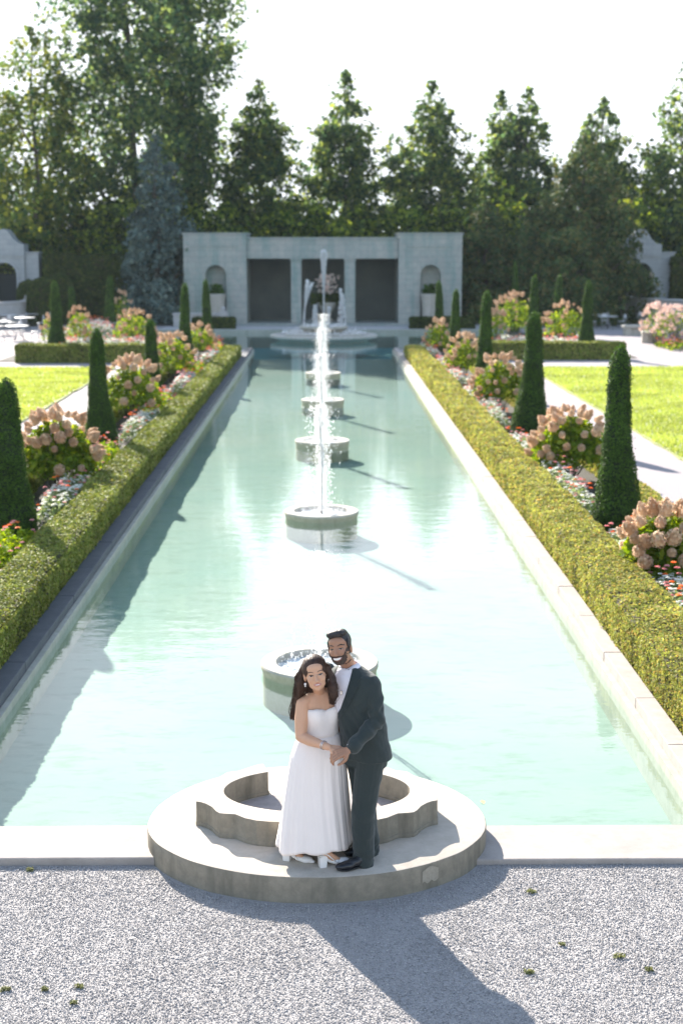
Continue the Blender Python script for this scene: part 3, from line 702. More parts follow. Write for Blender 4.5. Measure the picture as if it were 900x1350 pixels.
def hydrangea(px, Y, ytop, halfpx, label, nh=28, nl=1400, seed=0, heads=HM, ls=.085, zb=0.0, group='hydrangea bushes in the beds'):
    p = P(px, ytop, Y); H = p.z-zb; W = halfpx*Y/FPX*1.12; nh = int(nh*1.25)
    t = thing('hydrangea_bush', label, 'hydrangea', (p.x, Y, zb), group=group)
    r = np.random.RandomState(seed+200)
    n = nl; d = unit(r.normal(0, 1, (n, 3))); d[:, 2] = np.abs(d[:, 2])*1.1-.25
    q = (.35+.65*r.uniform(0, 1, n)**.5)[:, None]; C_ = d*q*np.array([W*.92, W*.85, H*.55]); C_[:, 2] += H*.38
    C_ = C_[C_[:, 2] > .02]; Nn = unit(C_-np.array([0, 0, H*.2])+np.array([0, 0, .3]))
    link('foliage', np_mesh('foliage', *leaves(C_, Nn, ls*r.uniform(.6, 1.3, len(C_)), 1.7, rs=r, jitter=.8)), M_hleaf, t)
    mb = MB(); 
    pts = []
    for k in range(nh):
        for _ in range(30):
            a = r.uniform(0, 2*pi); e = r.uniform(-.05, 1.0)
            el = e*pi/2; c = Vector((cos(a)*cos(el)*W*.95, sin(a)*cos(el)*W*.9, H*.38+sin(el)*H*.56))
            if all((c-o).length > .15 for o in pts): break
        pts.append(c)
        h = link('flower_head', heads[r.randint(4)], None, t, loc=c)
        out = Vector((c.x*1.0, c.y*1.0, .55)); h.rotation_euler = out.to_track_quat('Z', 'Y').to_euler()
        s = r.uniform(.62, 1.22); h.scale = (s, s, s*r.uniform(.85, 1.15))
        if k % 2 == 0: mb.tube([(c.x*.1, c.y*.1, 0), (c.x*.5, c.y*.5, c.z*.55), tuple(c)], [.012, .009, .006], 4)
    mb.build('stems', M_stem, t)
hydrangea(75, 26.5, 535, 50, 'large hydrangea bush with tan pink heads between the two nearest cones of the left row', 40, 2200, 1)
hydrangea(172, 37.5, 468, 40, 'hydrangea bush with pink heads between the second and third cones of the left row', 34, 1600, 2)
hydrangea(227, 49.0, 436, 30, 'hydrangea bush between the third and fourth cones of the left row', 30, 1000, 3)
hydrangea(262, 59.5, 424, 20, 'small hydrangea bush between the two far cones of the left row', 18, 600, 4)
hydrangea(175, 64.0, 405, 27, 'wide hydrangea bush behind the right end of the left cross hedge', 30, 900, 5)
hydrangea(104, 63.5, 401, 18, 'hydrangea bush right of the cone behind the left cross hedge', 18, 500, 6)
hydrangea(62, 64.5, 412, 9, 'sliver of hydrangea bush left of the cone behind the left cross hedge', 7, 200, 16)
hydrangea(160, 78.0, 380, 14, 'far hydrangea bush beside the lone cone before the blue grey conifer', 12, 300, 17)
hydrangea(880, 18.6, 660, 62, 'nearest hydrangea bush, cut by the right border', 36, 2200, 7)
hydrangea(752, 28.0, 533, 50, 'large hydrangea bush between the two nearest cones of the right row', 40, 2000, 8)
hydrangea(660, 40.0, 463, 36, 'hydrangea bush with dense tan heads between the second and third cones of the right row', 36, 1500, 9)
hydrangea(611, 50.0, 437, 26, 'hydrangea bush between the third and fourth cones of the right row', 26, 900, 10)
hydrangea(578, 60.5, 418, 18, 'small far hydrangea bush between the last two cones of the right row', 18, 500, 11)
hydrangea(745, 66.0, 395, 28, 'yellow green hydrangea bush left of the cone behind the right cross hedge', 28, 900, 12)
hydrangea(678, 71.0, 382, 30, 'tall hydrangea bush with pale heads behind the left end of the right cross hedge', 36, 1100, 13)
hydrangea(655, 66.0, 403, 14, 'low hydrangea bush at the left end of the right cross hedge', 14, 300, 14)
hydrangea(893, 67.0, 400, 30, 'white and pink hydrangea mass at the right border beyond the stone benches', 46, 500, 15, HW)
hydrangea(866, 68.5, 396, 19, 'pale hydrangea bush leaning over the stone benches', 40, 200, 18, HW)

def flat_flower(seed, n=9, s=.02):
    r = np.random.RandomState(seed); a = np.arange(n)/n*2*pi
    C_ = np.c_[np.cos(a)*.014, np.sin(a)*.014, np.zeros(n)]; Nn = np.c_[np.cos(a)*.3, np.sin(a)*.3, np.ones(n)]
    return leaves(C_, Nn, s, 1.3, rs=r, jitter=.15)
def clump(X, Y, W, L, H, label, kind, seed, nl=1500, ls=.035):
    """low bedding plants; kind: white / pink / orange mix"""
    t = thing('flower_clump', label, 'flowers', (X, Y, .03), group='low bedding flowers beside the hedges')
    r = np.random.RandomState(seed+500); n = nl
    u = r.uniform(-1, 1, (n, 2)); z = r.uniform(0, 1, n)**.6
    hh = H*(.75+.3*fbm(np.c_[u*[W, L]*2.5, np.zeros(n)], seed)*.5)*np.sqrt(np.clip(1.05-np.maximum(np.abs(u[:, 0]), np.abs(u[:, 1]))**4, 0.05, 1))
    C_ = np.c_[u[:, 0]*W/2, u[:, 1]*L/2, z*hh]
    link('foliage', np_mesh('foliage', *leaves(C_, np.tile([0, 0, 1.], (n, 1)), ls*r.uniform(.6, 1.3, n), 2.0, rs=r, jitter=1.0)), M_wleaf if kind == 'white' else M_hleaf, t)
    def bl(name, cnt, mat, s, up):
        parts = []
        sd = 2.0 if Y > 40 else 1.3
        for k in range(cnt):
            i = r.randint(n); V, F = flat_flower(k, s=s)
            parts.append((V*sd+np.array([C_[i, 0], C_[i, 1], hh[i]+r.uniform(0, up)]), F))
        link(name, np_mesh(name, *join_np(parts)), mat, t)
    dn = int(55*W*L)
    if kind == 'white': bl('white_blossoms', int(dn*2.6), M_white, .024, .05)
    bl('pink_blossoms', int(dn*.28)+3, M_pink, .034, .22)
    bl('orange_blossoms', int(dn*.10)+2, M_orange, .036, .28)
names = ['before the nearest', 'between the two nearest', 'between the second and third', 'between the third and fourth', 'between the two farthest']
segsL = [(16.5, 21.3), (23.3, 31.0), (33.5, 42), (44.8, 53), (55.8, 63)]; segsR = [(15.0, 21.4), (23.2, 33.2), (35.6, 44.3), (46.3, 55), (57, 63.5)]
for i, (a, b_) in enumerate(segsL):
    w = 'cone' if i == 0 else 'cones'; m = (a+b_)/2; L = b_-a
    clump(-4.60, a+L*.27, .62, L*.5, .50, f'bushy white flowered plants {names[i]} {w} of the left row', 'white', 10+i, int(2600/(1+i*.4)), .035+.008*i)
    clump(-4.62, a+L*.77, .62, L*.44, .62, f'pink flowered plants {names[i]} {w} of the left row', 'mix', 20+i, int(2000/(1+i*.4)), .045+.008*i)
for i, (a, b_) in enumerate(segsR):
    w = 'cone' if i == 0 else 'cones'; L = b_-a
    clump(4.42, a+L*.27, .55, L*.5, .52, f'bushy white flowered plants {names[i]} {w} of the right row', 'white', 30+i, int(2600/(1+i*.4)), .035+.008*i)
    clump(4.40, a+L*.77, .55, L*.44, .48, f'lower white and pink plants {names[i]} {w} of the right row', 'white', 40+i, int(2300/(1+i*.4)), .04+.008*i)
clump(5.2, 65.0, 1.0, .9, .95, 'pale flowered plants at the far end of the right bed by the wide pool', 'white', 60, 700, .09)
clump(-9.3, 61.8, 5.4, 3.2, .80, 'grey green and white bedding plants behind the left cross hedge', 'white', 61, 3500, .09)
clump(9.5, 63.0, 5.2, 3.0, .70, 'grey green and white bedding plants behind the right cross hedge', 'white', 62, 3500, .09)
clump(-11.6, 73, 2.6, 7, 1.0, 'tall pale pink flowering plants far left before the dark hedge', 'white', 63, 2500, .11)
clump(17.2, 66.0, 3.2, 3.6, .45, 'low yellow green plants beside the stone benches on the right', 'mix', 64, 1500, .09)

# ================================================================== TREES
M_bark = plain('bark', (.075, .06, .05), .9, 0, 18, .03, (.12, .10, .085), 3)
LT = {
 'linden': leaf('linden_leaves', [(.035, .070, .035), (.055, .10, .042), (.10, .16, .052), (.06, .11, .05), (.26, .31, .07), (.12, .18, .055)], .58, .42, .35),
 'poplar': leaf('poplar_leaves', [(.032, .068, .038), (.05, .10, .048), (.10, .16, .06), (.06, .11, .055), (.24, .29, .08), (.12, .18, .065)], .58, .40, .3),
 'yellow': leaf('yellowing_leaves', [(.07, .12, .03), (.12, .17, .04), (.24, .25, .04), (.05, .10, .035)], .45, .45, .3),
 'spruce': leaf('blue_spruce_needles', [(.085, .13, .122), (.12, .17, .155), (.06, .095, .09), (.15, .195, .16)], .15, .6, .4),
 'evergreen': leaf('evergreen_leaves', [(.04, .075, .030), (.06, .10, .036), (.09, .13, .042), (.14, .13, .045)], .2, .55, .35),
 'bush': leaf('bush_leaves', [(.035, .065, .018), (.06, .11, .025), (.13, .19, .03), (.30, .36, .05)], .45, .45, .5)}
def tree(name, label, cat, x, y, H, prof, kind, nclump=160, per=45, ls=.26, crad=.75, seed=0, z0=0.0, trunk=.22, solid=False, group=None, lean=0.0, hollow=.35, limbs=True, fill=.15):
    """prof: list of (height fraction, radius)"""
    t = thing(name, label, cat, (x, y, z0), group=group); r = np.random.RandomState(seed+900)
    ph = np.array([p_[0] for p_ in prof]); pr = np.array([p_[1] for p_ in prof])
    u = np.linspace(ph[0], 1, 200); w = np.interp(u, ph, pr); w = (w+.3) ** (1.1); cdf = np.cumsum(w)/w.sum()
    uu = np.interp(r.uniform(0, 1, nclump), cdf, u); aa = r.uniform(0, 2*pi, nclump)
    ir = 1+.22*np.sin(aa*3+seed)+.15*np.sin(aa*5+uu*9+seed)
    q = np.interp(uu, ph, pr)*np.clip(ir, .6, 1.3)*(hollow+(1-hollow)*r.uniform(0, 1, nclump)**.5)
    CC = np.c_[q*np.cos(aa)+lean*uu*H, q*np.sin(aa), uu*H]
    rad = crad*r.uniform(.55, 1.25, nclump)*np.clip(np.interp(uu, ph, pr)/pr.max()+.35, .35, 1.1)
    cnt = np.maximum(6, (per*(rad/crad)**2)).astype(int)
    idx = np.repeat(np.arange(nclump), cnt); n = len(idx)
    d = unit(r.normal(0, 1, (n, 3)))*(r.uniform(0, 1, n)**.45)[:, None]*rad[idx][:, None]; d[:, 2] *= .75
    C_ = CC[idx]+d
    sc = r.uniform(0, 1, n) < .08; C_[sc] += r.normal(0, .35, (sc.sum(), 3))
    keep = (C_[:, 2] < H*1.0) & (C_[:, 2] > .1); C_ = C_[keep]; n = len(C_)
    nf = int(n*fill); uf = np.interp(r.uniform(0, 1, nf), cdf, u); af = r.uniform(0, 2*pi, nf)
    qf = np.interp(uf, ph, pr)*np.clip(1+.15*np.sin(af*3+seed), .7, 1.2)*r.uniform(0, 1, nf)**.4*1.02
    C_ = np.vstack([C_, np.c_[qf*np.cos(af)+lean*uf*H, qf*np.sin(af), uf*H]+r.normal(0, .08, (nf, 3))]); n = len(C_)
    # few leaders at the very top
    m = 26; zz = np.linspace(.95, 1.0, m); top = np.c_[lean*zz*H+r.normal(0, .10, m), r.normal(0, .10, m), zz*H]
    C_ = np.vstack([C_, top]); n = len(C_)
    axis = np.c_[np.full(n, 0.)+lean*C_[:, 2], np.zeros(n), C_[:, 2]*.7]
    Nn = unit(C_-axis+[0, 0, .4])
    link('crown', np_mesh('crown', *leaves(C_, Nn, ls*r.uniform(.55, 1.35, n), 1.35, rs=r, jitter=.9)), LT[kind], t)
    mb = MB(); tp = [(lean*H*k/8+.12*sin(k*1.7+seed)*(k > 0), .1*cos(k*1.3+seed), H*.94*k/8) for k in range(9)]
    mb.tube([Vector(p_) for p_ in tp], [trunk*(1-.9*k/8) for k in range(9)], 8)
    tr_ = mb.build('trunk', M_bark, t)
    if limbs:
        for k in range(min(14, nclump//8)):
            c = CC[k*nclump//14 % nclump]; zb = max(.15*H, c[2]-H*.10-abs(c[0]-lean*c[2])*.8)
            s = np.array([lean*zb, 0, zb]); md = (s+c)/2+[0, 0, -.15]
            mb = MB(); mb.tube([tuple(s), tuple(md), tuple(c)], [trunk*.35, trunk*.22, .02], 5); mb.build('limb', M_bark, t)
    return t
con = [(.12, 2.2), (.25, 2.9), (.42, 3.0), (.58, 2.65), (.74, 2.0), (.86, 1.3), (.95, .6), (1, .12)]
def lin(px, top, Y, lb, w=1.0, seed=0, ncl=150, kind='linden', per=44):
    p_ = P(px, top, Y); tree('linden_tree', lb, 'tree', p_.x, Y, p_.z+.5, [(a, b_*w) for a, b_ in con], kind, int(ncl*2.3), int(per*.95), .25, .62, seed, -.5, group='row of pointed trees behind the pavilion', hollow=.25)
lin(340, 104, 100, 'dark pointed tree behind the left end of the pavilion', 1.05, 1, 190)
lin(455, 93, 100, 'pointed tree rising above the middle of the pavilion, highest behind its lintel', 1.0, 2, 150)
lin(570, 107, 99, 'pointed tree behind the right end of the pavilion', 1.1, 3, 180)
lin(661, 119, 102, 'slim left one of two pointed trees growing close together', .72, 4, 90)
lin(697, 117, 100, 'right one of two pointed trees growing close together', .9, 5, 120)
lin(795, 129, 101, 'pointed tree showing above the broad dark evergreen', 1.0, 6, 150)
p_ = P(905, 66, 97); tree('linden_tree', 'tall sunlit tree cut by the right border', 'tree', p_.x, 97, p_.z, [(.1, 3.8), (.3, 4.6), (.5, 3.6), (.75, 1.8), (.9, .8), (1, .1)], 'linden', 300, 44, .26, .9, 7, -.5, hollow=.3)
big = [(.10, 3.5), (.25, 4.6), (.45, 5.2), (.65, 4.9), (.82, 3.8), (.93, 2.2), (1, .5)]
p_ = P(190, 0, 98); tree('poplar_tree', 'huge loose crowned tree with a leaning dark trunk, behind the blue grey conifer', 'tree', p_.x-.5, 98, 24.5, [(a, b_*1.05) for a, b_ in big], 'poplar', 470, 46, .28, 1.0, 11, 0, .42, lean=-.03, hollow=.15)
p_ = P(243, 0, 101); tree('poplar_tree', 'tall airy tree just right of the huge leaning one', 'tree', p_.x, 101, 23.5, [(.2, 1.4), (.4, 1.9), (.6, 2.6), (.8, 3.2), (.93, 2.6), (1, .8)], 'poplar', 300, 40, .26, .9, 12, 0, .3, lean=.02, hollow=.15)
p_ = P(55, 0, 96); tree('yellowing_tree', 'yellowing tree at the left border beside the huge leaning one', 'tree', p_.x-.8, 96, 18.6, [(.05, 3.6), (.3, 4.4), (.55, 4.0), (.8, 2.6), (.93, 1.4), (1, .3)], 'yellow', 300, 40, .26, .9, 13, 0, .3, hollow=.2)
p_ = P(-30, 0, 102); tree('poplar_tree', 'darker tree half out of the picture at the left border', 'tree', p_.x, 102, 13.5, [(.05, 3), (.4, 4), (.8, 2.6), (1, .3)], 'poplar', 200, 40, .27, .9, 14, 0, .3, hollow=.3)
# understorey along the back
us = [(30, 296, 3.4, 6.5, 'broad dark bush over the left gateway'), (95, 262, 3.2, 8.2, 'broad bush behind the middle of the left tall hedge'), (160, 250, 3.0, 8.8, 'dark bush under the huge leaning tree'), (250, 262, 2.8, 8.0, 'bush showing between the conifer and the pavilion'),
      (300, 268, 2.8, 7.8, 'low bush above the left end of the pavilion roof'), (370, 272, 2.8, 7.7, 'dark bush above the left opening of the pavilion'), (420, 268, 2.6, 7.9, 'bush just left of the central jet, above the roof'), (480, 270, 2.6, 7.8, 'bush just right of the central jet, above the roof'), (540, 262, 2.8, 8.0, 'bush above the right opening of the pavilion'),
      (600, 250, 2.8, 8.4, 'yellow green bush above the right end of the pavilion roof'), (655, 235, 2.6, 9.0, 'sunlit bush below the slim pointed tree'), (720, 262, 2.8, 8.0, 'dark bush left of the broad evergreen'), (850, 240, 3.2, 9.2, 'sunlit bush above the right gateway'), (890, 250, 3.0, 9.0, 'bush at the right border behind the right gateway'), (205, 240, 3.0, 9.4, 'dark bush hidden mostly by the blue grey conifer')]
for i, (px, top, R_, _, lb) in enumerate(us):
    Y = 95+1.5*(i % 2); p_ = P(px, top, Y)
    tree('understorey_bush', lb, 'bush', p_.x, Y, p_.z, [(.02, R_*.9), (.3, R_), (.6, R_*.95), (.85, R_*.6), (1, R_*.1)], 'bush', 110, 48, .26, .85, 30+i, 0, .12, group='bushes between the trees behind the pavilion', hollow=.3, limbs=False)
# dense conifers nearer than the row
p_ = P(205, 178, 88); tree('blue_spruce', 'blue grey conifer left of the pavilion', 'conifer', p_.x, 88, p_.z, [(.0, 2.3), (.2, 2.2), (.45, 1.75), (.7, 1.15), (.9, .6), (1, .1)], 'spruce', 230, 60, .19, .62, 51, 0, .2, hollow=.6, fill=.08)
p_ = P(770, 180, 87); tree('evergreen_tree', 'broad dark evergreen with several tops, left of the right gateway', 'conifer', p_.x, 87, p_.z, [(.0, 3.3), (.3, 3.3), (.5, 2.9), (.7, 2.0), (.88, 1.0), (1, .15)], 'evergreen', 480, 60, .18, .6, 52, 0, .3, hollow=.5)
p_ = P(718, 252, 88); tree('evergreen_tree', 'dark evergreen shoulder left of the broad many topped one', 'conifer', p_.x, 88, p_.z, [(.0, 2.4), (.4, 2.3), (.7, 1.6), (1, .2)], 'evergreen', 220, 60, .18, .55, 53, 0, .2, hollow=.5)
p_ = P(645, 266, 86.8); tree('evergreen_tree', 'small rounded evergreen at the right end of the pavilion', 'conifer', p_.x, 88.4, p_.z+.1, [(.0, 1.6), (.4, 1.6), (.7, 1.2), (1, .2)], 'evergreen', 170, 60, .17, .5, 54, 0, .18, hollow=.5)
# clipped barrels by the left gateway
for i, (px, top, Y, R_, lb) in enumerate([(56, 366, 86, .95, 'large rounded clipped shrub by the left gateway'), (38, 369, 87.5, .7, 'rounded clipped shrub half hidden behind the large one by the left gateway'), (79, 360, 87.5, .75, 'rounded clipped shrub behind the yew of the left cross hedge')]):
    p_ = P(px, top, Y); t = thing('clipped_shrub', lb, 'shrub', (p_.x, Y, 0)); H = p_.z
    r = np.random.RandomState(70+i); n = 2600
    u = r.uniform(0, 1, n); a = r.uniform(0, 2*pi, n); rr = R_*np.interp(u, [0, .1, .7, .9, 1], [.9, 1, .98, .75, .05])
    C_ = np.c_[rr*np.cos(a), rr*np.sin(a), u**.8*H]; Nn = np.c_[np.cos(a), np.sin(a), u*1.0]
    link('foliage', np_mesh('foliage', *leaves(C_, Nn, .14*r.uniform(.6, 1.3, n), 1.5, rs=r)), M_boxD, t)
    mb = MB(); mb.lathe([(R_*.85, 0), (R_*.93, .3*H), (R_*.9, .7*H), (R_*.6, .9*H), (.02, .97*H)], n=20); mb.build('twigs', M_core, t, smooth=True)
# ================================================================== PAVILION
YF = 87.0
def PX(px, Y=YF): return P(px, 420, Y).x
def PZ(py, Y=YF): return P(425, py, Y).z
t = thing('pavilion', 'pale stone pavilion with three dark openings at the far end of the pool', 'pavilion', (-.1, YF, 0))
def off(mb_): bmesh.ops.translate(mb_.bm, vec=Vector((.1, -YF, 0)), verts=mb_.bm.verts); return mb_
xl0, xl1, xr0, xr1 = PX(244), PX(326), PX(524.5), PX(607); ztop, zlt, zop = PZ(309), PZ(315), PZ(341)
def niche_outline(xa, xb, xc, hw, zs, ztop_, z0):
    """tower front with an arched niche cut out: (x,z) outline"""
    arc = [(xc+hw*cos(pi*k/14), zs+hw*sin(pi*k/14)) for k in range(15)]
    return [(xa, z0), (xc-hw, z0), *[(x, z) for x, z in reversed(arc)], (xc+hw, z0), (xb, z0), (xb, ztop_), (xa, ztop_)]
def arcfix(xa, xb, xc, hw, zs, zt, z0):
    arc = [(xc-hw*cos(pi*k/14), zs+hw*sin(pi*k/14)) for k in range(15)]
    return [(xa, z0), (xc-hw, z0)] + arc + [(xc+hw, z0), (xb, z0), (xb, zt), (xa, zt)]
for (xa, xb, xc) in ((xl0, xl1, PX(286)), (xr0, xr1, PX(566))):
    mb = MB(); mb.wallprism(arcfix(xa, xb, xc, .62, PZ(363), ztop, 0), YF-.35, YF+.35)
    mb.b2(xa, xb, YF+.352, YF+4.4, 0, ztop-.002)
    off(mb).build('tower', M_pav, t, bev=.02)
    mb = MB(); mb.b2(xa-.06, xb+.06, YF-.41, YF+4.45, ztop, ztop+.10); mb.b2(xa+.5, xb-.5, YF-.39, YF-.353, ztop-.75, ztop-.68)
    off(mb).build('cornice', M_pav, t, bev=.02)
    mb = MB()      # raised surround of the niche
    arc = lambda R_: [(xc-R_*cos(pi*k/14), PZ(363)+R_*sin(pi*k/14)) for k in range(15)]
    o_ = [(xc-.74, .0)] + arc(.74) + [(xc+.74, 0), (xc+.63, 0)] + arc(.63)[::-1] + [(xc-.63, 0)]
    mb.wallprism(o_, YF-.40, YF-.352); off(mb).build('niche_surround', M_pav, t)
mb = MB(); mb.b2(xl1+.002, xr0-.002, YF-.12, YF+.5, zop, zlt); off(mb).build('lintel', M_pav, t, bev=.02)
mb = MB(); mb.b2(xl1+.002, xr0-.002, YF-.17, YF+.5, zlt+.002, zlt+.1)
for k in range(26):
    x = xl1+.3+(xr0-xl1-.6)*k/25; mb.b2(x-.05, x+.05, YF-.15, YF-.122, zlt-.14, zlt-.03)
off(mb).build('cornice', M_pav, t, bev=.01)
mb = MB(); mb.b2(xl1+.002, xr0-.002, YF+.502, YF+4.3, zlt-.1, zlt+.02); off(mb).build('roof', M_pav, t)
for (a, b_) in ((383.8, 397.5), (454, 468)):
    mb = MB(); mb.b2(PX(a), PX(b_), YF-.05, YF+.45, .12, zop-.12, .02); mb.b2(PX(a)-.05, PX(b_)+.05, YF-.10, YF+.49, zop-.118, zop-.002, .01); mb.b2(PX(a)-.05, PX(b_)+.05, YF-.10, YF+.49, 0.06, .118, .01)
    off(mb).build('column', M_pav, t)
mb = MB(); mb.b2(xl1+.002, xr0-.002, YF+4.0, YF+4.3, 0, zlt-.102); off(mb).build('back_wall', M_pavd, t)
mb = MB(); mb.b2(xl0-.3, xr1+.3, YF-1.2, YF+.6, -.1, .06); mb.b2(xl1, xr0, YF-.8, YF+4, .062, .10)
mb.b2(xl1-.6, xr0+.6, YF-1.7, YF-1.202, -.1, .03)
off(mb).build('steps', M_pav, t, bev=.01)
# paving before the pavilion
sheet('paving', [rect(-9.4, 9.4, 80.92, 85.2)], .008, M_walltop)
# urns in the niches
for px, lb in ((286, 'tapered stone urn with a dark plant in the left niche of the pavilion'), (566, 'tapered stone urn with a dark plant in the right niche of the pavilion')):
    u = thing('stone_urn', lb, 'urn', (PX(px, YF-.65), YF-.65, .062), group='urns in the niches')
    mb = MB(); mb.b2(-.42, .42, -.3, .3, 0, .14, .02)
    mb.lathe([(.36, .14), (.40, .2), (.42, .5), (.50, 1.5), (.56, 1.7), (.58, 1.78), (.50, 1.82), (.46, 1.72)], n=8); mb.build('bowl', M_basin, u)
    r = np.random.RandomState(px); n = 260; C_ = np.c_[np.clip(r.normal(0, .17, n), -.35, .35), np.clip(r.normal(0, .17, n), -.35, .35), 1.75+np.clip(np.abs(r.normal(0, .28, n)), 0, .6)]
    link('plant', np_mesh('plant', *leaves(C_, np.tile([0, 0, 1.], (n, 1)), .16, 2.2, rs=r, jitter=1.)), M_yew, u)
# flower display standing in the middle opening
u = thing('flower_urn', 'pale flower arrangement above a planted stone pot in the middle opening of the pavilion', 'planter', (PX(431, YF+1.2), YF+1.2, .1))
mb = MB(); mb.lathe([(.35, 0), (.4, .1), (.22, .3), (.30, .6), (.62, 1.1), (.66, 1.2), (.58, 1.18)], n=20); mb.build('pot', M_basin, u, smooth=True)
r = np.random.RandomState(5); n = 500; C_ = np.c_[r.uniform(-.95, .95, n), r.normal(0, .25, n), r.uniform(1.1, 1.75, n)]
link('foliage', np_mesh('foliage', *leaves(C_, np.tile([0, -1., .4], (n, 1)), .15, 1.8, rs=r)), M_boxD, u)
n = 240; C_ = np.c_[r.normal(0, .30, n), r.normal(0, .2, n), r.uniform(1.7, 2.9, n)]
link('blossoms', np_mesh('blossoms', *leaves(C_, np.tile([0, -1., .4], (n, 1)), .13, 1.1, rs=r)), M_petalw, u)

# ================================================================== GATEWAYS
def gateway(cx, sgn, label):
    Yg = 90.5
    t = thing('stone_gateway', label, 'gateway', (cx, Yg, 0))
    z = lambda py: PZ(py, Yg)
    hw, ah = 1.28, .62
    zs = z(362)
    top = [(hw, z(333)), (hw, z(322)), (.95, z(321)), (.62, z(315)), (.42, z(308)), (.22, z(303)), (0, z(302))]
    out = [(-hw, 0), (-ah-.12, 0)] + [(-(ah+.12)*cos(pi*k/16), zs+(ah+.12)*sin(pi*k/16)) for k in range(17)] + [(ah+.12, 0), (hw, 0)] + top + [(-x, y) for x, y in reversed(top[:-1])]
    mb = MB(); mb.wallprism(out, -.5, .9); mb.build('arch_wall', M_gate_stone, t, bev=.02)
    mb = MB(); o_ = [(-ah-.30, 0)] + [(-(ah+.30)*cos(pi*k/16), zs+(ah+.30)*sin(pi*k/16)) for k in range(17)] + [(ah+.30, 0), (ah+.13, 0)] + [((ah+.13)*cos(pi*k/16), zs+(ah+.13)*sin(pi*k/16)) for k in range(17)] + [(-ah-.13, 0)]
    mb.wallprism(o_, -.56, -.502); mb.build('arch_trim', M_gate_stone, t); mb = MB(); mb.b2(-1.35, 1.35, -.58, -.502, z(338), z(336)); mb.build('moulding', M_gate_stone, t)
    for q in (1, -1):
        a_, b_ = sorted((q*(hw+.01), q*(hw+.85))); mb = MB(); mb.b2(a_, b_, -.35, .6, 0, z(334)); pl = mb.build('pilaster', M_gate_stone, t, bev=.02)
        a_, b_ = sorted((q*(hw+.01), q*(hw+.92))); mb = MB(); mb.b2(a_, b_, -.42, .66, z(334)+.002, z(332)); mb.build('capstone', M_gate_stone, pl, bev=.02)
    g_ = MB(); A = ah+.10
    for k in range(9):
        x = -A+2*A*k/8; zt = zs+sqrt(max(0, A*A-x*x))-.02; g_.tube([(x, 0, 0.02), (x, 0, zt)], .022, 5)
    for zz in (.15, 1.0, zs): g_.b2(-A, A, -.03, .03, zz, zz+.06)
    g_.tube([(-A*.55*cos(pi*k/12), 0, zs+A*.55*sin(pi*k/12)) for k in range(13)], .03, 5); g_.b2(-A, A, -.012, .012, .2, .98)
    g_.build('iron_gate', M_iron, t)
    mb = MB(); mb.b2(-ah-.10, ah+.10, .5, .56, 0.01, zs); mb.build('shade_panel', plain('gate_shade', (.04, .05, .055), .8), t)  # dark sheet added to stand for the shade behind the gate
gateway(PX(11, 90.5), 1, 'stone gateway with a stepped gable and an arched iron gate at the left border')
gateway(PX(839, 90.5), -1, 'stone gateway with an arched dark opening at the right, beside the broad evergreen')
# terrace side walls with a pale sloping top
def twall(pts, label, hh):
    a, b_ = [Vector((*p_, 0)) for p_ in pts]; d = (b_-a); L = d.length; ang = math.atan2(d.y, d.x)
    t = thing('terrace_wall', label, 'wall', a, ang)
    mb = MB(); mb.b2(0, L, -.22, .22, 0, hh, .01); mb.build('wall_body', M_walltop, t)
    mb = MB(); mb.b2(-.05, L+.05, -.30, .30, hh+.002, hh+.12, .015); mb.build('wall_cap', M_walltop, t)
    mb = MB(); mb.b2(L-.02, L+.5, -.36, .36, 0, hh+.16, .02); mb.lathe([(.22, 0), (.24, .05), (.1, .1), (.16, .22), (.02, .34)], c=(L+.24, 0, hh+.162), n=12); mb.build('end_pier', M_walltop, t)
twall(((-27, 72), (PX(33, 86), 86)), 'low stone terrace wall with a sunlit top running in from the left border', 1.35)
twall(((26, 74), (PX(826, 88), 88)), 'low stone terrace wall in blue shade behind the right benches', 1.5)
twall(((-8.9, 84.6), (-6.2, 84.6)), 'short low wall left of the pavilion behind the hydrangeas', .7)

# ================================================================== TABLES, CHAIRS, BENCHES
M_tabletop = plain('table_top', (.62, .62, .62), .35); M_metal = plain('chair_metal', (.30, .31, .33), .4, .6)
def make_table(label):
    t = thing('cafe_table', label, 'table', (0, 0, 0), group='cafe tables on the left terrace')
    mb = MB(); mb.lathe([(.55, .715), (.57, .725), (.57, .745), (.55, .75)], n=28); mb.build('tabletop', M_tabletop, t)
    for k in range(3):
        a = 2*pi*k/3+.3; mb = MB(); mb.tube([(.06*cos(a), .06*sin(a), .714), (.08*cos(a), .08*sin(a), .35), (.38*cos(a), .38*sin(a), .01)], .022, 6); mb.build('leg', M_metal, t)
    return t
def make_chair(label):
    t = thing('cafe_chair', label, 'chair', (0, 0, 0), group='cafe chairs on the left terrace')
    mb = MB(); mb.lathe([(.19, .43), (.21, .44), (.21, .455), (.19, .46)], n=20); mb.build('seat', M_tabletop, t)
    mb = MB(); mb.tube([(.2*cos(a), .2, .62+.24*sin(a)) for a in [pi*k/10 for k in range(11)]], .014, 6); mb.tube([(-.2, .2, .62), (-.17, .17, .45)], .014, 6); mb.tube([(.2, .2, .62), (.17, .17, .45)], .014, 6)
    mb.box((0, .2, .72), (.26, .012, .2)); mb.build('backrest', M_tabletop, t)
    for sx in (-1, 1):
        for sy in (-1, 1): mb = MB(); mb.tube([(sx*.15, sy*.14, .43), (sx*.19, sy*.2, .005)], .012, 5); mb.build('leg', M_metal, t)
    return t
t0 = c0 = None
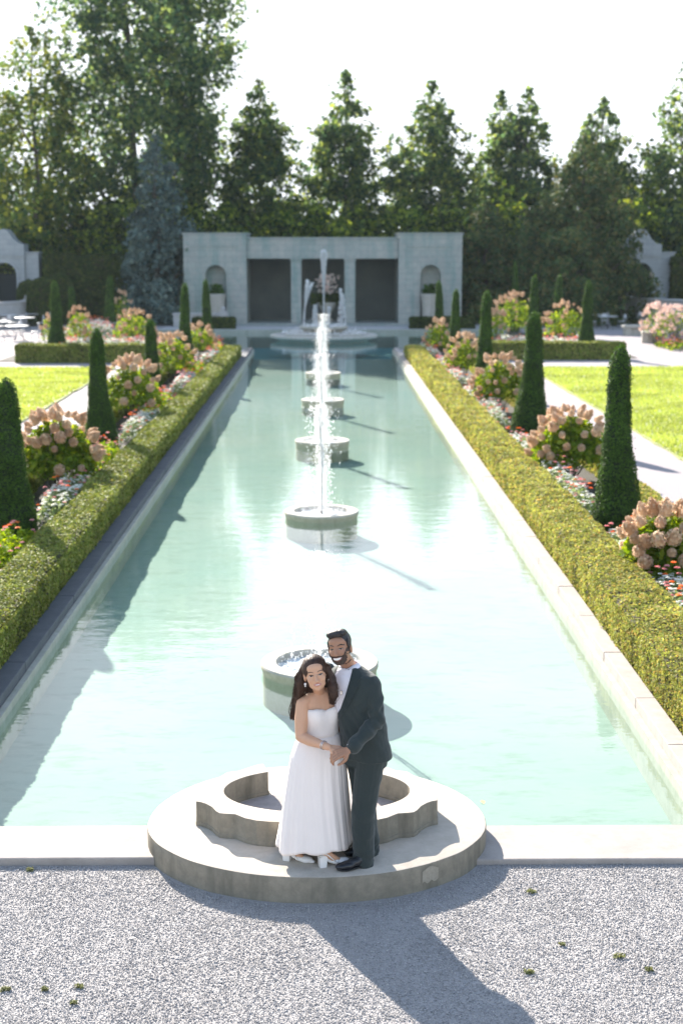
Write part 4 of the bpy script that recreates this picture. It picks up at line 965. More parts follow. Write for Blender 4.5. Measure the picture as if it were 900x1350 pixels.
spots = [(24, 441, 'nearest cafe table at the left border'), (2, 434, 'cafe table half cut by the left border'), (34, 428, 'cafe table just behind the nearest one'), (12, 424, 'second rank cafe table near the left border'), (45, 422, 'cafe table nearest the left cross hedge'), (22, 417, 'cafe table in the third rank'), (52, 411, 'farthest cafe table by the clipped shrubs'), (6, 415, 'cafe table below the sunlit terrace wall')]
lab_n = ['left side', 'right side', 'far side']
for i, (px, py, lb) in enumerate(spots):
    g_ = G(px, py+8, .004)
    if t0 is None: t0 = make_table(lb); t0.location = g_; tt_ = t0
    else: tt_ = copy_tree(t0, loc=g_, rz=rnd.uniform(0, 2), label=lb)
    for k in range(3):
        a = [pi*.95, .1, pi*.55][k]+rnd.uniform(-.3, .3); loc = g_+Vector((.85*cos(a), .85*sin(a), 0))
        l2 = f'white chair on the {lab_n[k]} of the {lb}'
        rz = a-pi/2
        if c0 is None: c0 = make_chair(l2); c0.location = loc; c0.rotation_euler.z = rz
        else: copy_tree(c0, loc=loc, rz=rz, label=l2)
# right side: tables in the shade
for i, (px, py, lb) in enumerate([(800, 427, 'right hand cafe table before the dark evergreen'), (778, 424, 'cafe table right of the right cross hedge')]):
    g_ = G(px, py+7, .004); copy_tree(t0, loc=g_, rz=1., label=lb)
    for k in range(3):
        a = [pi, .2, pi*.5][k]; copy_tree(c0, loc=g_+Vector((.85*cos(a), .85*sin(a), 0)), rz=a-pi/2, label=f'white chair on the {lab_n[k]} of the {lb}')
copy_tree(c0, loc=G(846, 430, .004), rz=2.2, label='single pale chair against the blue shaded wall on the right')
def bench(px, py, w, rz, label):
    g_ = G(px, py, .004); t = thing('stone_bench', label, 'bench', g_, rz, 'stone benches on the right terrace')
    mb = MB(); mb.b2(-w/2, w/2, -.32, .32, .40, .56, .04); mb.build('seat', M_basin, t)
    for s in (-1, 1): mb = MB(); mb.b2(s*w*.36-.16, s*w*.36+.16, -.24, .24, 0, .399, .03); mb.build('leg', M_basin, t)
    mb = MB(); mb.b2(-w*.36+.162, w*.36-.162, -.12, .12, .0, .398); mb.build('support', M_basin, t)
bench(842, 442, 1.9, .1, 'longer stone bench behind, partly hidden by pale hydrangeas'); bench(862, 452, 1.3, -.15, 'shorter stone bench in front, beside the low yellow green plants')
# ================================================================== PEOPLE
Z0 = .2      # top of the step they stand on
def remesh(mb, voxel, smooth=4, lam=.5, name='body', disp=None):
    me = mb.mesh(name, recalc=True); o = bpy.data.objects.new('tmp', me); COL.objects.link(o)
    m = o.modifiers.new('r', 'REMESH'); m.mode = 'VOXEL'; m.voxel_size = voxel; m.adaptivity = 0
    s = o.modifiers.new('s', 'SMOOTH'); s.factor = lam; s.iterations = smooth
    dg = bpy.context.evaluated_depsgraph_get(); ev = o.evaluated_get(dg); r = bpy.data.meshes.new_from_object(ev)
    bpy.data.objects.remove(o); bpy.data.meshes.remove(me); r.name = name
    if disp is not None:
        n = len(r.vertices); V = np.empty(n*3, np.float32); r.vertices.foreach_get('co', V); V = V.reshape(-1, 3)
        Nn = np.empty(n*3, np.float32); r.vertices.foreach_get('normal', Nn); Nn = Nn.reshape(-1, 3)
        V = V + Nn*disp(V)[:, None]; r.vertices.foreach_set('co', V.astype(np.float32).ravel()); r.update()
    r.shade_smooth(); return r
def cap(mb, pts, rad, n=14):
    """rounded tapering limb"""
    pts = [Vector(p) for p in pts]
    P_, R_ = [], []
    for k in range(len(pts)-1):
        for j in range(5):
            u = j/5; P_.append(pts[k].lerp(pts[k+1], u)); R_.append(rad[k]*(1-u)+rad[k+1]*u)
    P_.append(pts[-1]); R_.append(rad[-1])
    mb.tube(P_, R_, n)
    for p, r in zip(pts, rad): mb.ico(p, r*.995, 2)
def loft(mb, rings, axis, n=28, e=2.3, capped=True):
    """rings: (x,y,z,half breadth,half depth); axis: horizontal unit vector across the body"""
    a = Vector((axis[0], axis[1], 0)); d = Vector((-axis[1], axis[0], 0)); prev = None; first = None
    for (x, y, z, rx, ry) in rings:
        rg = []
        for i in range(n):
            t = 2*pi*i/n; c, s = cos(t), sin(t)
            rg.append(mb.bm.verts.new(Vector((x, y, z)) + a*(rx*math.copysign(abs(c)**(2/e), c)) + d*(ry*math.copysign(abs(s)**(2/e), s))))
        if prev:
            for i in range(n): mb.bm.faces.new((prev[i], prev[(i+1) % n], rg[(i+1) % n], rg[i])).smooth = True
        else: first = rg
        prev = rg
    if capped: mb.bm.faces.new(first[::-1]); mb.bm.faces.new(prev)
def hand(mb, w, d, n, side=1, size=1.0, curl=(.35, .5, .4), thumb=.5, spread=.0):
    """w wrist, d direction of the hand, n palm side, side=+1/-1 on which side the thumb is"""
    w, d, n = Vector(w), Vector(d).normalized(), Vector(n); n = (n-d*n.dot(d)).normalized(); s = d.cross(n)*side
    k = size
    for i in range(4):
        o = s*((1.5-i)*.0205*k)
        cap(mb, [w+s*((1.5-i)*.010*k)+d*.01*k, w+o*.95+d*.085*k], [.014*k, .0115*k], 8)
        base = w+o+d*.083*k; dd = d.copy() + s*spread*(1.5-i)
        L = [(.042, .026, .021), (.046, .029, .023), (.043, .027, .022), (.034, .021, .019)][i]
        pts = [base]; ang = 0
        for j in range(3):
            ang += curl[j]; v_ = (dd*cos(ang)+n*sin(ang)).normalized(); pts.append(pts[-1]+v_*L[j]*k)
        cap(mb, pts, [.0098*k, .0092*k, .0086*k, .0074*k], 8)
    mb.ico(w+d*.045*k, 1, 2, M=None) if False else None
    b = w+d*.022*k+s*.022*k
    t1 = b+(d*.55+s*.75+n*.35).normalized()*.042*k; t2 = t1+(d*.85+s*.25*(1-thumb)+n*thumb).normalized()*.034*k; t3 = t2+(d*.9+n*thumb-s*.1).normalized()*.028*k
    cap(mb, [b, t1, t2, t3], [.014*k, .0125*k, .0105*k, .0085*k], 8)
def head_matrix(c, yaw, pitch, roll):
    """yaw>0 turns the face to the right of the picture; pitch>0 looks up; roll>0 leans the crown to the left of the picture"""
    f = Vector((sin(yaw)*cos(pitch), -cos(yaw)*cos(pitch), sin(pitch))); up = Vector((0, 0, 1)); r = f.cross(up)*-1
    r = up.cross(f)*1.0; r.normalize()
    if r.x < 0: r = -r
    u = (-f).cross(r).normalized()*-1
    if u.z < 0: u = -u
    q = Matrix.Rotation(roll, 3, f)
    r2, u2 = q @ r, q @ u
    if u2.x > 0 and roll > 0: q = Matrix.Rotation(-roll, 3, f); r2, u2 = q @ r, q @ u
    M = Matrix((r2, -f, u2)).transposed().to_4x4(); return Matrix.Translation(c) @ M
def head(mb, M, k=1.0, female=False):
    R3 = M.to_3x3()
    def E(c, r): mb.ico(M @ Vector([x*k for x in c]), [x*k for x in r], 3, M=R3)
    def Cc(pts, rad): cap(mb, [M @ Vector([x*k for x in p]) for p in pts], [r*k for r in rad], 10)
    E((0, .018, .032), (.074, .092, .088)); E((0, -.012, -.01), (.066, .076, .085)); 
    jw = .056 if female else .059
    E((0, -.016, -.055), (jw, .066, .058)); E((0, -.052, -.088), (.026 if female else .031, .026, .022))
    for s in (-1, 1):
        E((s*.034, -.055, -.028), (.027, .024, .030)); E((s*.042, -.02, -.066), (.014, .035, .02))
        E((s*.0755, .012, -.012), (.009, .019, .032)); E((s*.0125, -.089, -.040), (.009, .011, .008))
    E((0, -.055, .045), (.054, .032, .036)); E((0, -.028, -.040), (.058, .056, .058)); E((0, -.045, -.070), (.038, .030, .030))
    Cc([(0, -.078, .010), (0, -.095, -.014), (0, -.107, -.034)], [.009, .010, .0125])
    Cc([(-.042, -.070, .021), (0, -.080, .024), (.042, -.070, .021)], [.010, .010, .010])
    E((0, -.080, -.062), (.026, .014, .015))      # mouth mound
def bvh_of(mes):
    V, F, o = [], [], 0
    for me in mes:
        V += [v.co.copy() for v in me.vertices]; F += [[i+o for i in p.vertices] for p in me.polygons]; o = len(V)
    return BVHTree.FromPolygons(V, F)
def patch_mesh(name, outline, step, rayfn, bvh, offset, thick=.0015, smoothn=True):
    pts = [Vector(p) for p in outline]; n0 = len(pts)
    dense = []
    for i in range(n0):
        a, b_ = pts[i], pts[(i+1) % n0]; m = max(1, int((b_-a).length/step))
        for j in range(m): dense.append(a.lerp(b_, j/m))
    x0, x1 = min(p.x for p in dense), max(p.x for p in dense); y0, y1 = min(p.y for p in dense), max(p.y for p in dense)
    allp = list(dense); nb = len(dense)
    x = x0+step/2
    while x < x1:
        y = y0+step/2
        while y < y1:
            q = Vector((x, y))
            if min((q-p).length for p in dense) > step*.5: allp.append(q)
            y += step
        x += step
    vs, es, fs, *_ = geometry.delaunay_2d_cdt(allp, [], [list(range(nb))], 1, 1e-9)
    co = []; ok = []
    for v_ in vs:
        o, d = rayfn(v_.x, v_.y); h = bvh.ray_cast(o, d)
        if h[0] is None: co.append(None)
        else: 
            nn = h[1] if h[1].dot(d) < 0 else -h[1]
            co.append((h[0]+nn*offset*.5-d*offset*.5, nn))
    idx = {}; V = []
    for i, c in enumerate(co):
        if c: idx[i] = len(V); V.append(c)
    F = [[idx[i] for i in f] for f in fs if all(i in idx for i in f)]
    # drop stretched faces
    F = [f for f in F if max((V[f[a]][0]-V[f[(a+1) % len(f)]][0]).length for a in range(len(f))) < .06]
    us_ = sorted({i for f in F for i in f}); rm = {i: k for k, i in enumerate(us_)}; V = [V[i] for i in us_]; F = [[rm[i] for i in f] for f in F]
    me = bpy.data.meshes.new(name); n = len(V)
    top = [v_[0] for v_ in V]; bot = [v_[0]-v_[1]*thick for v_ in V]
    ed = {}
    for f in F:
        for a in range(len(f)):
            e = (f[a], f[(a+1) % len(f)]); ed[e] = ed.get(e, 0)+1
    side = [(a, b_, b_+n, a+n) for (a, b_) in ed if (b_, a) not in ed]
    me.from_pydata([tuple(v_) for v_ in top+bot], [], [tuple(f) for f in F]+[tuple(i+n for i in reversed(f)) for f in F]+side)
    me.update(); me.shade_smooth(); return me
def face_ray(M):
    R3 = M.to_3x3()
    return lambda x, z: (M @ Vector((x, -.4, z)), R3 @ Vector((0, 1, 0)))
def px_ray(x, y): return (EYE.copy(), ray(x, y).normalized())
def almond(cx, cz, w, h, n=14, tilt=0.0, sharp=1.0):
    return [(cx+w/2*cos(t)+0, cz+h/2*sin(t)*(abs(sin(t))**(sharp-1) if sharp != 1 else 1)+tilt*cos(t)*w/2) for t in [2*pi*i/n for i in range(n)]]
def skin(name, c, c2):
    m, nt, b = base_mat(name); nt.links.new(mix(nt, noise(nt, 14, 4), c, c2), b.inputs['Base Color'])
    b.inputs['Roughness'].default_value = .48; b.inputs['Subsurface Weight'].default_value = .12; b.inputs['Subsurface Radius'].default_value = (.012, .005, .003); b.inputs['Subsurface Scale'].default_value = .6
    bump(nt, b, noise(nt, 300, 2), .15, .0008); return m
M_skinW = skin('woman_skin', (.64, .36, .225), (.58, .32, .195)); M_skinM = skin('man_skin', (.41, .21, .125), (.35, .175, .10))
def cloth(name, c, c2, sc=350, rough=.85, fold=True, sheen=.2, bd=.0006):
    m, nt, b = base_mat(name); nt.links.new(mix(nt, noise(nt, 7, 4), c, c2), b.inputs['Base Color']); b.inputs['Roughness'].default_value = rough
    b.inputs['Sheen Weight'].default_value = sheen; b.inputs['Specular IOR Level'].default_value = .25
    ch = bump(nt, b, noise(nt, sc, 2), .4, bd)
    if fold: bump(nt, b, noise(nt, 1.0, 3, .5, vec=scaled(nt, (14, 14, 6)), dist=.8), .35, .008, ch)
    return m
M_suit = cloth('suit_cloth', (.028, .038, .037), (.034, .044, .042)); M_lapel = cloth('lapel_cloth', (.022, .032, .033), (.028, .038, .038), fold=False)
M_shirt = cloth('shirt_cloth', (.80, .76, .80), (.74, .71, .76), 300, .8); M_dress = cloth('dress_cloth', (.88, .79, .735), (.82, .735, .685), 260, .8, True, .3, .0012)
M_shoeM = plain('black_leather', (.012, .013, .017), .3, 0, 60, .001); M_shoeW = plain('white_leather', (.82, .79, .76), .35)
M_hairM = plain('black_hair', (.014, .012, .012), .55, 0, 260, .003, (.03, .026, .024), 90); M_hairW = plain('brown_hair', (.030, .016, .011), .55, 0, 0, 0, (.065, .032, .020), 40, .3)
M_beard = plain('beard', (.038, .025, .019), .8, 0, 500, .002, (.075, .045, .032), 120); M_brow = plain('brow', (.02, .014, .012), .7)
M_eyew = plain('eye_white', (.42, .36, .32), .4); M_iris = plain('iris', (.02, .012, .008), .15); M_lipW = plain('rose_lips', (.50, .20, .17), .45); M_lipM = plain('man_lips', (.30, .12, .09), .5)
M_teeth = plain('teeth', (.80, .76, .70), .3); M_gold = plain('gold', (.8, .62, .35), .25, 1.0); M_pearl = plain('pearl', (.85, .82, .78), .2); M_silver = plain('silver', (.75, .75, .75), .2, 1.0); M_lash = plain('lashes', (.01, .008, .008), .6)

def face_parts(M, bv, t, k, female, skinmat):
    fr = face_ray(M); S = lambda pts: [(x*k, z*k) for x, z in pts]
    for s in (-1, 1):
        cx = s*.0315
        w, h = (.028, .0090) if female else (.026, .0070)
        eye = link('eye', patch_mesh('eye', S(almond(cx, .000, w, h, 12, s*.06)), .003*k, fr, bv, .0012), M_eyew, t)
        link('iris', patch_mesh('iris', S(almond(cx+.000, .0003, .0125, h*1.0, 12)), .003*k, fr, bv, .0026), M_iris, eye)
        lid = [(cx-w*.55, .000-s*.001), (cx-w*.25, h*.48), (cx+w*.1, h*.60), (cx+w*.55, .000+s*.001), (cx+w*.5, h*.38+.002), (cx+w*.1, h*.6+.0022), (cx-w*.3, h*.5+.0020), (cx-w*.55, h*.28+.001)]
        link('eyelash', patch_mesh('eyelash', S(lid), .003*k, fr, bv, .0034), M_lash, eye)
        low = None and [(cx-w*.5, -h*.2), (cx, -h*.6), (cx+w*.5, -h*.2), (cx+w*.45, -h*.4), (cx, -h*.78), (cx-w*.45, -h*.4)]
        if False: link('eyelid', patch_mesh('eyelid', S(low), .003*k, fr, bv, .0024), M_brow, eye)
        bt = .0036 if female else .0062; bx = [(-.019, .0), (-.006, .005), (.008, .0065), (.020, .001)]
        br = [(cx+s*x, .0195+z) for x, z in bx] + [(cx+s*x, .0195+z+bt*(1 if i > 0 else .5)) for i, (x, z) in reversed(list(enumerate(bx)))]
        link('eyebrow', patch_mesh('eyebrow', S(br), .003*k, fr, bv, .0022), M_brow, t)
    if female:
        lips = [(-.027, -.060), (-.014, -.055), (-.004, -.0525), (0, -.0535), (.004, -.0525), (.014, -.055), (.027, -.060), (.016, -.068), (0, -.0715), (-.016, -.068)]
        link('lips', patch_mesh('lips', S(lips), .003*k, fr, bv, .002), M_lipW, t)
        link('teeth', patch_mesh('teeth', S([(-.017, -.0605), (-.006, -.0592), (.006, -.0592), (.017, -.0605), (.009, -.0632), (0, -.0638), (-.009, -.0632)]), .003*k, fr, bv, .0036), M_teeth, t)
    else:
        beard = [(-.073, .006), (-.060, .002), (-.055, -.022), (-.046, -.040), (-.030, -.047), (-.016, -.0445), (0, -.0475), (.016, -.0445), (.030, -.047), (.046, -.040), (.055, -.022), (.060, .002), (.073, .006),
                 (.071, -.04), (.064, -.075), (.042, -.103), (.020, -.114), (0, -.116), (-.020, -.114), (-.042, -.103), (-.064, -.075), (-.071, -.04)]
        link('beard', patch_mesh('beard', S(beard), .0045*k, fr, bv, .0035, .004), M_beard, t)
        lips = [(-.031, -.056), (-.014, -.0545), (0, -.056), (.014, -.0545), (.031, -.056), (.022, -.070), (0, -.0775), (-.022, -.070)]
        link('lips', patch_mesh('lips', S(lips), .003*k, fr, bv, .0052), M_lipM, t)
        link('teeth', patch_mesh('teeth', S([(-.026, -.0575), (0, -.0585), (.026, -.0575), (.018, -.067), (0, -.071), (-.018, -.067)]), .003*k, fr, bv, .0066), M_teeth, t)
def place(o_root):           # children were modelled in world coordinates: shift them under the root
    for ch in o_root.children:
        ch.location = -o_root.location
def adopt(root, name, me, mat):
    o = link(name, me, mat, root); o.location = -root.location; return o

def Pz(px, py, Y): return P(px, py, Y)
# ------------------------------------------------------------------ THE MAN
man = thing('person', 'smiling bearded man in a dark green suit and open white shirt, holding the woman\'s hand', 'person', (.27, 9.8, Z0), group=None)
ma = Vector((.82, -.57)); md = Vector((-.57, -.82))
hm = P(447.5, 854.5, 9.70)
MM = head_matrix(hm, -radians(17), radians(9), radians(11))
nb = Vector((.172, 9.80, Z0+1.47))
shL = Vector((.325, 9.71, Z0+1.365)); elL = P(497, 951, 9.63); wrL = P(460.5, 988.5, 9.47)
shR = Vector((.01, 9.915, Z0+1.40)); elR = Vector((-.01, 10.06, Z0+1.13)); wrR = Vector((.0, 10.02, Z0+1.0))
hipL = Vector((.325, 9.74, Z0+.86)); knL = P(478.5, 1072, 9.70); anL = P(479.5, 1138, 9.71)
hipR = Vector((.235, 9.86, Z0+.86)); knR = P(480, 1052, 9.87); anR = P(487, 1122, 9.90)
toeL = Vector((.085, 9.60, Z0)); heelL = Vector((.325, 9.705, Z0)); toeR = Vector((.15, 9.86, Z0)); heelR = Vector((.385, 9.905, Z0))
mb = MB(); head(mb, MM, 1.05)
cap(mb, [MM @ Vector((0, .02, -.05)), nb+Vector((-.01, -.005, .02)), nb+Vector((0, .01, -.06))], [.052, .052, .072])
loft(mb, [(.285, 9.80, Z0+.80, .16, .115), (.27, 9.80, Z0+.95, .15, .105), (.24, 9.80, Z0+1.12, .15, .105), (.21, 9.80, Z0+1.28, .165, .11), (.19, 9.80, Z0+1.40, .16, .09), (.175, 9.80, Z0+1.465, .09, .065)], ma)
for S_, E_, W_ in ((shL, elL, wrL), (shR, elR, wrR)): cap(mb, [S_, E_, W_], [.044, .034, .026])
for H_, K_, A_ in ((hipL, knL, anL), (hipR, knR, anR)): cap(mb, [H_+Vector((0, 0, -.03)), K_, A_], [.082, .055, .036])
for A_, T_ in ((anL, toeL), (anR, toeR)):
    d_ = (T_-A_); d_.z = 0; d_.normalize(); base = Vector((A_.x, A_.y, Z0+.04)); cap(mb, [A_, base, base+d_*.13+Vector((0, 0, -.005))], [.036, .032, .028])
hand(mb, wrL, (-.90, -.15, -.28), (.1, .55, -.75), side=1, size=1.05, curl=(.35, .75, .6), thumb=.35)
hand(mb, wrR, (-.75, -.10, -.65), (.1, -.95, .0), side=1, size=1.0, curl=(.2, .25, .2), thumb=.3)
body = remesh(mb, .0036, 7, .5, 'body'); adopt(man, 'body', body, M_skinM)
bvm = bvh_of([body])
froot = thing('tmp', 'x', 'x'); face_parts(MM, bvm, froot, 1.05, False, M_skinM)
for ch in list(froot.children): ch.parent = man; ch.location = -man.location
bpy.data.objects.remove(froot)
# hair : short, swept up and to the side
mb = MB(); R3 = MM.to_3x3()
for c, r in (((0, .026, .045), (.0785, .094, .083)), ((.0, -.030, .100), (.060, .050, .032)), ((-.028, -.038, .098), (.040, .044, .028)), ((.03, -.02, .106), (.040, .050, .026)), ((0, .055, .0), (.070, .066, .07)), ((-.069, .0, .03), (.010, .034, .036)), ((.070, .0, .03), (.011, .036, .038))):
    mb.ico(MM @ (Vector(c)*1.05), [q_*1.05 for q_ in r], 3, M=R3)
rh = random.Random(4)
for k in range(70):     # locks swept back
    x = rh.uniform(-.055, .06); a = MM @ Vector((x, -.066-.012*rh.random(), .092+.02*rh.random())); b_ = MM @ Vector((x+.012, -.025, .130+.006*rh.random()-x*x*5)); c = MM @ Vector((x+.005, .045, .122-x*x*6)); 
    mb.tube([a, a.lerp(b_, .5)+R3 @ Vector((0, -.006, .004)), b_, c], [.003, .005, .0055, .003], 5)
adopt(man, 'hair', remesh(mb, .0034, 1, .5, 'hair'), M_hairM)
# trousers
mb = MB()
loft(mb, [(.285, 9.80, Z0+.74, .165, .125), (.285, 9.80, Z0+.86, .178, .13), (.275, 9.80, Z0+1.0, .165, .12)], ma)
cap(mb, [hipL, knL, anL+Vector((0, 0, .02))], [.108, .088, .076], 18); cap(mb, [hipR, knR, anR+Vector((0, 0, .02))], [.105, .084, .074], 18)
def trouser_folds(V):
    z = V[:, 2]-Z0
    return .0065*np.sin(V[:, 2]*46+V[:, 0]*14+fbm(V*6, 3)*2.2)*np.clip(1-(z-.04)/.22, .10, 1)+.004*np.sin(V[:, 2]*30-V[:, 0]*35+fbm(V*5, 5)*2)*np.exp(-((z-.47)/.10)**2)+.003*fbm(V*9, 8)
adopt(man, 'trousers', remesh(mb, .0065, 3, .5, 'trousers', trouser_folds), M_suit)
# jacket
mb = MB()
loft(mb, [(.288, 9.80, Z0+.80, .198, .152), (.285, 9.80, Z0+.86, .196, .150), (.272, 9.80, Z0+.97, .187, .143), (.25, 9.80, Z0+1.08, .182, .142), (.232, 9.80, Z0+1.18, .186, .142), (.215, 9.80, Z0+1.28, .200, .145), (.20, 9.80, Z0+1.37, .203, .13), (.187, 9.80, Z0+1.42, .185, .110), (.178, 9.80, Z0+1.452, .13, .085), (.175, 9.80, Z0+1.475, .085, .072)], ma, e=2.2)
cuff = wrL.lerp(elL, .10)
cap(mb, [shL+Vector((.0, 0, .005)), shL.lerp(elL, .5)+Vector((.006, 0, 0)), elL+Vector((-.003, .01, 0)), cuff], [.068, .065, .059, .048], 18)
cap(mb, [shR, elR, wrR.lerp(elR, .12)], [.072, .060, .047], 16)
def jacket_folds(V):
    d = np.linalg.norm(V-np.array(elL)[None], axis=1)
    el = .0065*np.sin((V[:, 2]*.8+V[:, 0]*1.1)*75+fbm(V*6, 1))*np.exp(-(d/.13)**2)
    dr = .006*np.sin(V[:, 0]*40+V[:, 2]*22+fbm(V*4, 2)*1.5)*np.exp(-((V[:, 2]-Z0-1.02)/.16)**2)
    ar = .005*np.sin(V[:, 0]*60-V[:, 2]*50+fbm(V*5, 6)*2)*np.exp(-((V[:, 2]-Z0-1.24)/.10)**2)*(V[:, 0] > .2)
    return el+dr+ar+.0035*fbm(V*8, 4)
jm = remesh(mb, .0062, 3, .5, 'jacket', jacket_folds)
jacket = adopt(man, 'jacket', jm, M_suit)
bvj = bvh_of([jm])
def dec(root, name, outline, mat, bv, off, th=.002, step=.9, parent=None):
    me = patch_mesh(name, outline, step, px_ray, bv, off, th)
    o = link(name, me, mat, parent or root); o.location = (0, 0, 0) if parent else -root.location
    return o
dec(man, 'shirt', [(444.5, 884), (447, 887), (452, 890), (457, 888), (463, 880), (464, 884), (461, 896), (455, 917), (449, 934), (443.8, 943), (441, 932), (440.2, 905), (441, 890)], M_shirt, bvj, .004)
col = MB(); prev = None; m_ = 34
for zz, rr, dip in ((1.42, .092, .030), (1.455, .082, .032), (1.470, .072, .034), (1.498, .062, .036), (1.504, .064, .037), (1.480, .074, .044), (1.462, .084, .052)):
    rg = []
    for i in range(m_+1):
        t_ = pi/2+.20+(2*pi-.40)*i/m_; fr = max(0, sin(t_))**3      # open at the front
        rg.append(col.bm.verts.new(Vector((.172, 9.795, Z0+zz-dip*fr)) + Vector((ma.x, ma.y, 0))*(rr*cos(t_)) + Vector((md.x, md.y, 0))*((rr*.98+.012*fr)*sin(t_))))
    if prev:
        for i in range(m_): col.bm.faces.new((prev[i], prev[i+1], rg[i+1], rg[i])).smooth = True
    prev = rg
o = col.build('collar', M_shirt, man); o.location = -man.location; s_ = o.modifiers.new('s', 'SOLIDIFY'); s_.thickness = .003
ul = MB(); loft(ul, [(.172, 9.795, Z0+1.38, .115, .100), (.172, 9.795, Z0+1.44, .100, .093), (.172, 9.795, Z0+1.466, .082, .080), (.172, 9.795, Z0+1.479, .060, .060)], ma)
o = ul.build('shirt_yoke', M_shirt, man, smooth=True); o.location = -man.location
dec(man, 'placket', [(449.0, 893), (450.6, 893), (447.0, 936), (445.2, 938)], M_shirt, bvj, .0065, .002)
dec(man, 'lapel', [(466, 879), (473, 884), (476.5, 893), (470.5, 900), (473.5, 902.5), (466, 917), (457, 934), (447, 948), (443.2, 944), (449.2, 934), (455.5, 916), (461.5, 896)], M_lapel, bvj, .009, .004)
dec(man, 'lapel', [(443.2, 893), (441.3, 905), (441.0, 930), (443.8, 944), (440.5, 944), (438.0, 925), (437.5, 905), (439, 895)], M_lapel, bvj, .008, .004)
dec(man, 'breast_pocket', [(455.8, 916.2), (464.5, 912.6), (465, 914.6), (456.4, 918.4)], M_lapel, bvj, .006, .003, .6)
0 and dec(man, 'hip_pocket', [(470, 972), (481, 968), (482, 971), (471, 975.5)], M_lapel, bvj, .005, .003, .8)
dec(man, 'lapel_pin', [(449.6, 910), (452, 911.2), (452.4, 914.5), (450.4, 916.6), (448.9, 914)], M_silver, bvj, .014, .004, .6)
dec(man, 'button', almond(444.6, 955.5, 2.2, 2.2, 8), M_shoeM, bvj, .008, .003, .5)
# shirt cuff
mb = MB(); d_ = (wrL-elL).normalized(); a = cuff+d_*.0; mb.tube([a-d_*.01, a+d_*.018], [.040, .038], 18); mb.tube([wrR.lerp(elR, .12)+(elR-wrR).normalized()*.01, wrR.lerp(elR, .04)], [.040, .037], 18)
o = mb.build('shirt_cuff', M_shirt, man); o.location = -man.location
def mshoe(toe, heel, name='shoe'):
    d = (toe-heel).normalized(); s = Vector((-d.y, d.x, 0)); L = (toe-heel).length; mb = MB()
    B = Matrix((d, s, Vector((0, 0, 1)))).transposed()
    def E(u, v, z, r): mb.ico(heel+d*u*L+s*v+Vector((0, 0, z)), r, 3, M=B)
    E(.88, .0, .034, (.052, .037, .024)); E(.70, .002, .036, (.065, .044, .030)); E(.5, 0, .046, (.065, .038, .036)); E(.28, 0, .052, (.06, .037, .046)); E(.13, 0, .050, (.042, .036, .044))
    cap(mb, [heel+d*L*.2+Vector((0, 0, .05)), heel+d*L*.2+Vector((0, 0, .10))], [.040, .040])
    up = remesh(mb, .005, 2, .5, 'upper')
    sh = thing('tmp', 'x', 'x'); bpy.data.objects.remove(sh)
    o = link(name, up, M_shoeM, man); o.location = -man.location
    mb = MB(); pts = []
    prof = [(0.0, .0), (.02, .026), (.10, .036), (.28, .034), (.45, .033), (.62, .043), (.78, .046), (.92, .034), (.985, .014), (1.01, 0)]
    out = [(heel+d*u*L*1.02+s*w_) for u, w_ in prof] + [(heel+d*u*L*1.02-s*w_) for u, w_ in reversed(prof[1:-1])]
    mb.prism([(p_.x, p_.y) for p_ in out], Z0+.008, Z0+.020)
    hl = [(heel+d*u*L+s*w_) for u, w_ in ((.0, .0), (.02, .026), (.10, .036), (.24, .034), (.24, -.034), (.10, -.036), (.02, -.026))]
    mb.prism([(p_.x, p_.y) for p_ in hl], Z0+.0005, Z0+.0075)
    link('sole', mb.mesh('sole'), M_shoeM, o)
mshoe(toeL, heelL); mshoe(toeR, heelR)

# ------------------------------------------------------------------ THE WOMAN
wom = thing('person', 'smiling woman with long wavy brown hair in a strapless white pleated dress and white heels', 'person', (-.06, 9.83, Z0))
wa = Vector((.90, .43)); wd = Vector((.43, -.90))
hw_ = P(415.8, 888, 9.66)
WM = head_matrix(hw_, radians(2), radians(8), radians(10)); KW = 1.05
nbw = Vector((-.046, 9.80, Z0+1.285))
sR = P(399.5, 928, 9.74); eR = P(396.5, 971, 9.68); wR = P(433, 985, 9.52)
sL = Vector((.075, 9.90, Z0+1.235)); eL = Vector((.10, 9.93, Z0+.99)); wL = Vector((.10, 9.93, Z0+.80))
mb = MB(); head(mb, WM, KW, True)
cap(mb, [WM @ Vector((0, .018, -.055)), nbw+Vector((-.002, -.02, .015)), nbw+Vector((0, .01, -.05))], [.044, .043, .060])
loft(mb, [(-.06, 9.85, Z0+.80, .150, .115), (-.055, 9.84, Z0+.90, .142, .10), (-.05, 9.83, Z0+.99, .128, .095), (-.048, 9.82, Z0+1.08, .135, .10), (-.046, 9.81, Z0+1.16, .145, .095), (-.046, 9.805, Z0+1.22, .150, .075), (-.046, 9.80, Z0+1.262, .115, .058), (-.046, 9.80, Z0+1.29, .06, .05)], wa, e=2.1)
for s in (-1, 1):
    c = Vector((-.046, 9.815, Z0+1.115)) + Vector((wa.x, wa.y, 0))*s*.062 + Vector((wd.x, wd.y, 0))*.055
    mb.ico(c, (.050, .048, .055), 3, M=Matrix((Vector((wa.x, wa.y, 0)), Vector((-wd.x, -wd.y, 0)), Vector((0, 0, 1)))).transposed())
cap(mb, [nbw+Vector((-.03, -.01, -.012)), sR+Vector((.01, 0, .012))], [.034, .046]); cap(mb, [nbw+Vector((.03, .02, -.012)), sL], [.034, .044])
cap(mb, [sR, sR.lerp(eR, .45)+Vector((-.004, 0, 0)), eR, eR.lerp(wR, .35)+Vector((0, 0, -.004)), wR], [.052, .050, .041, .039, .0245])
cap(mb, [sL, eL, wL], [.048, .038, .024])
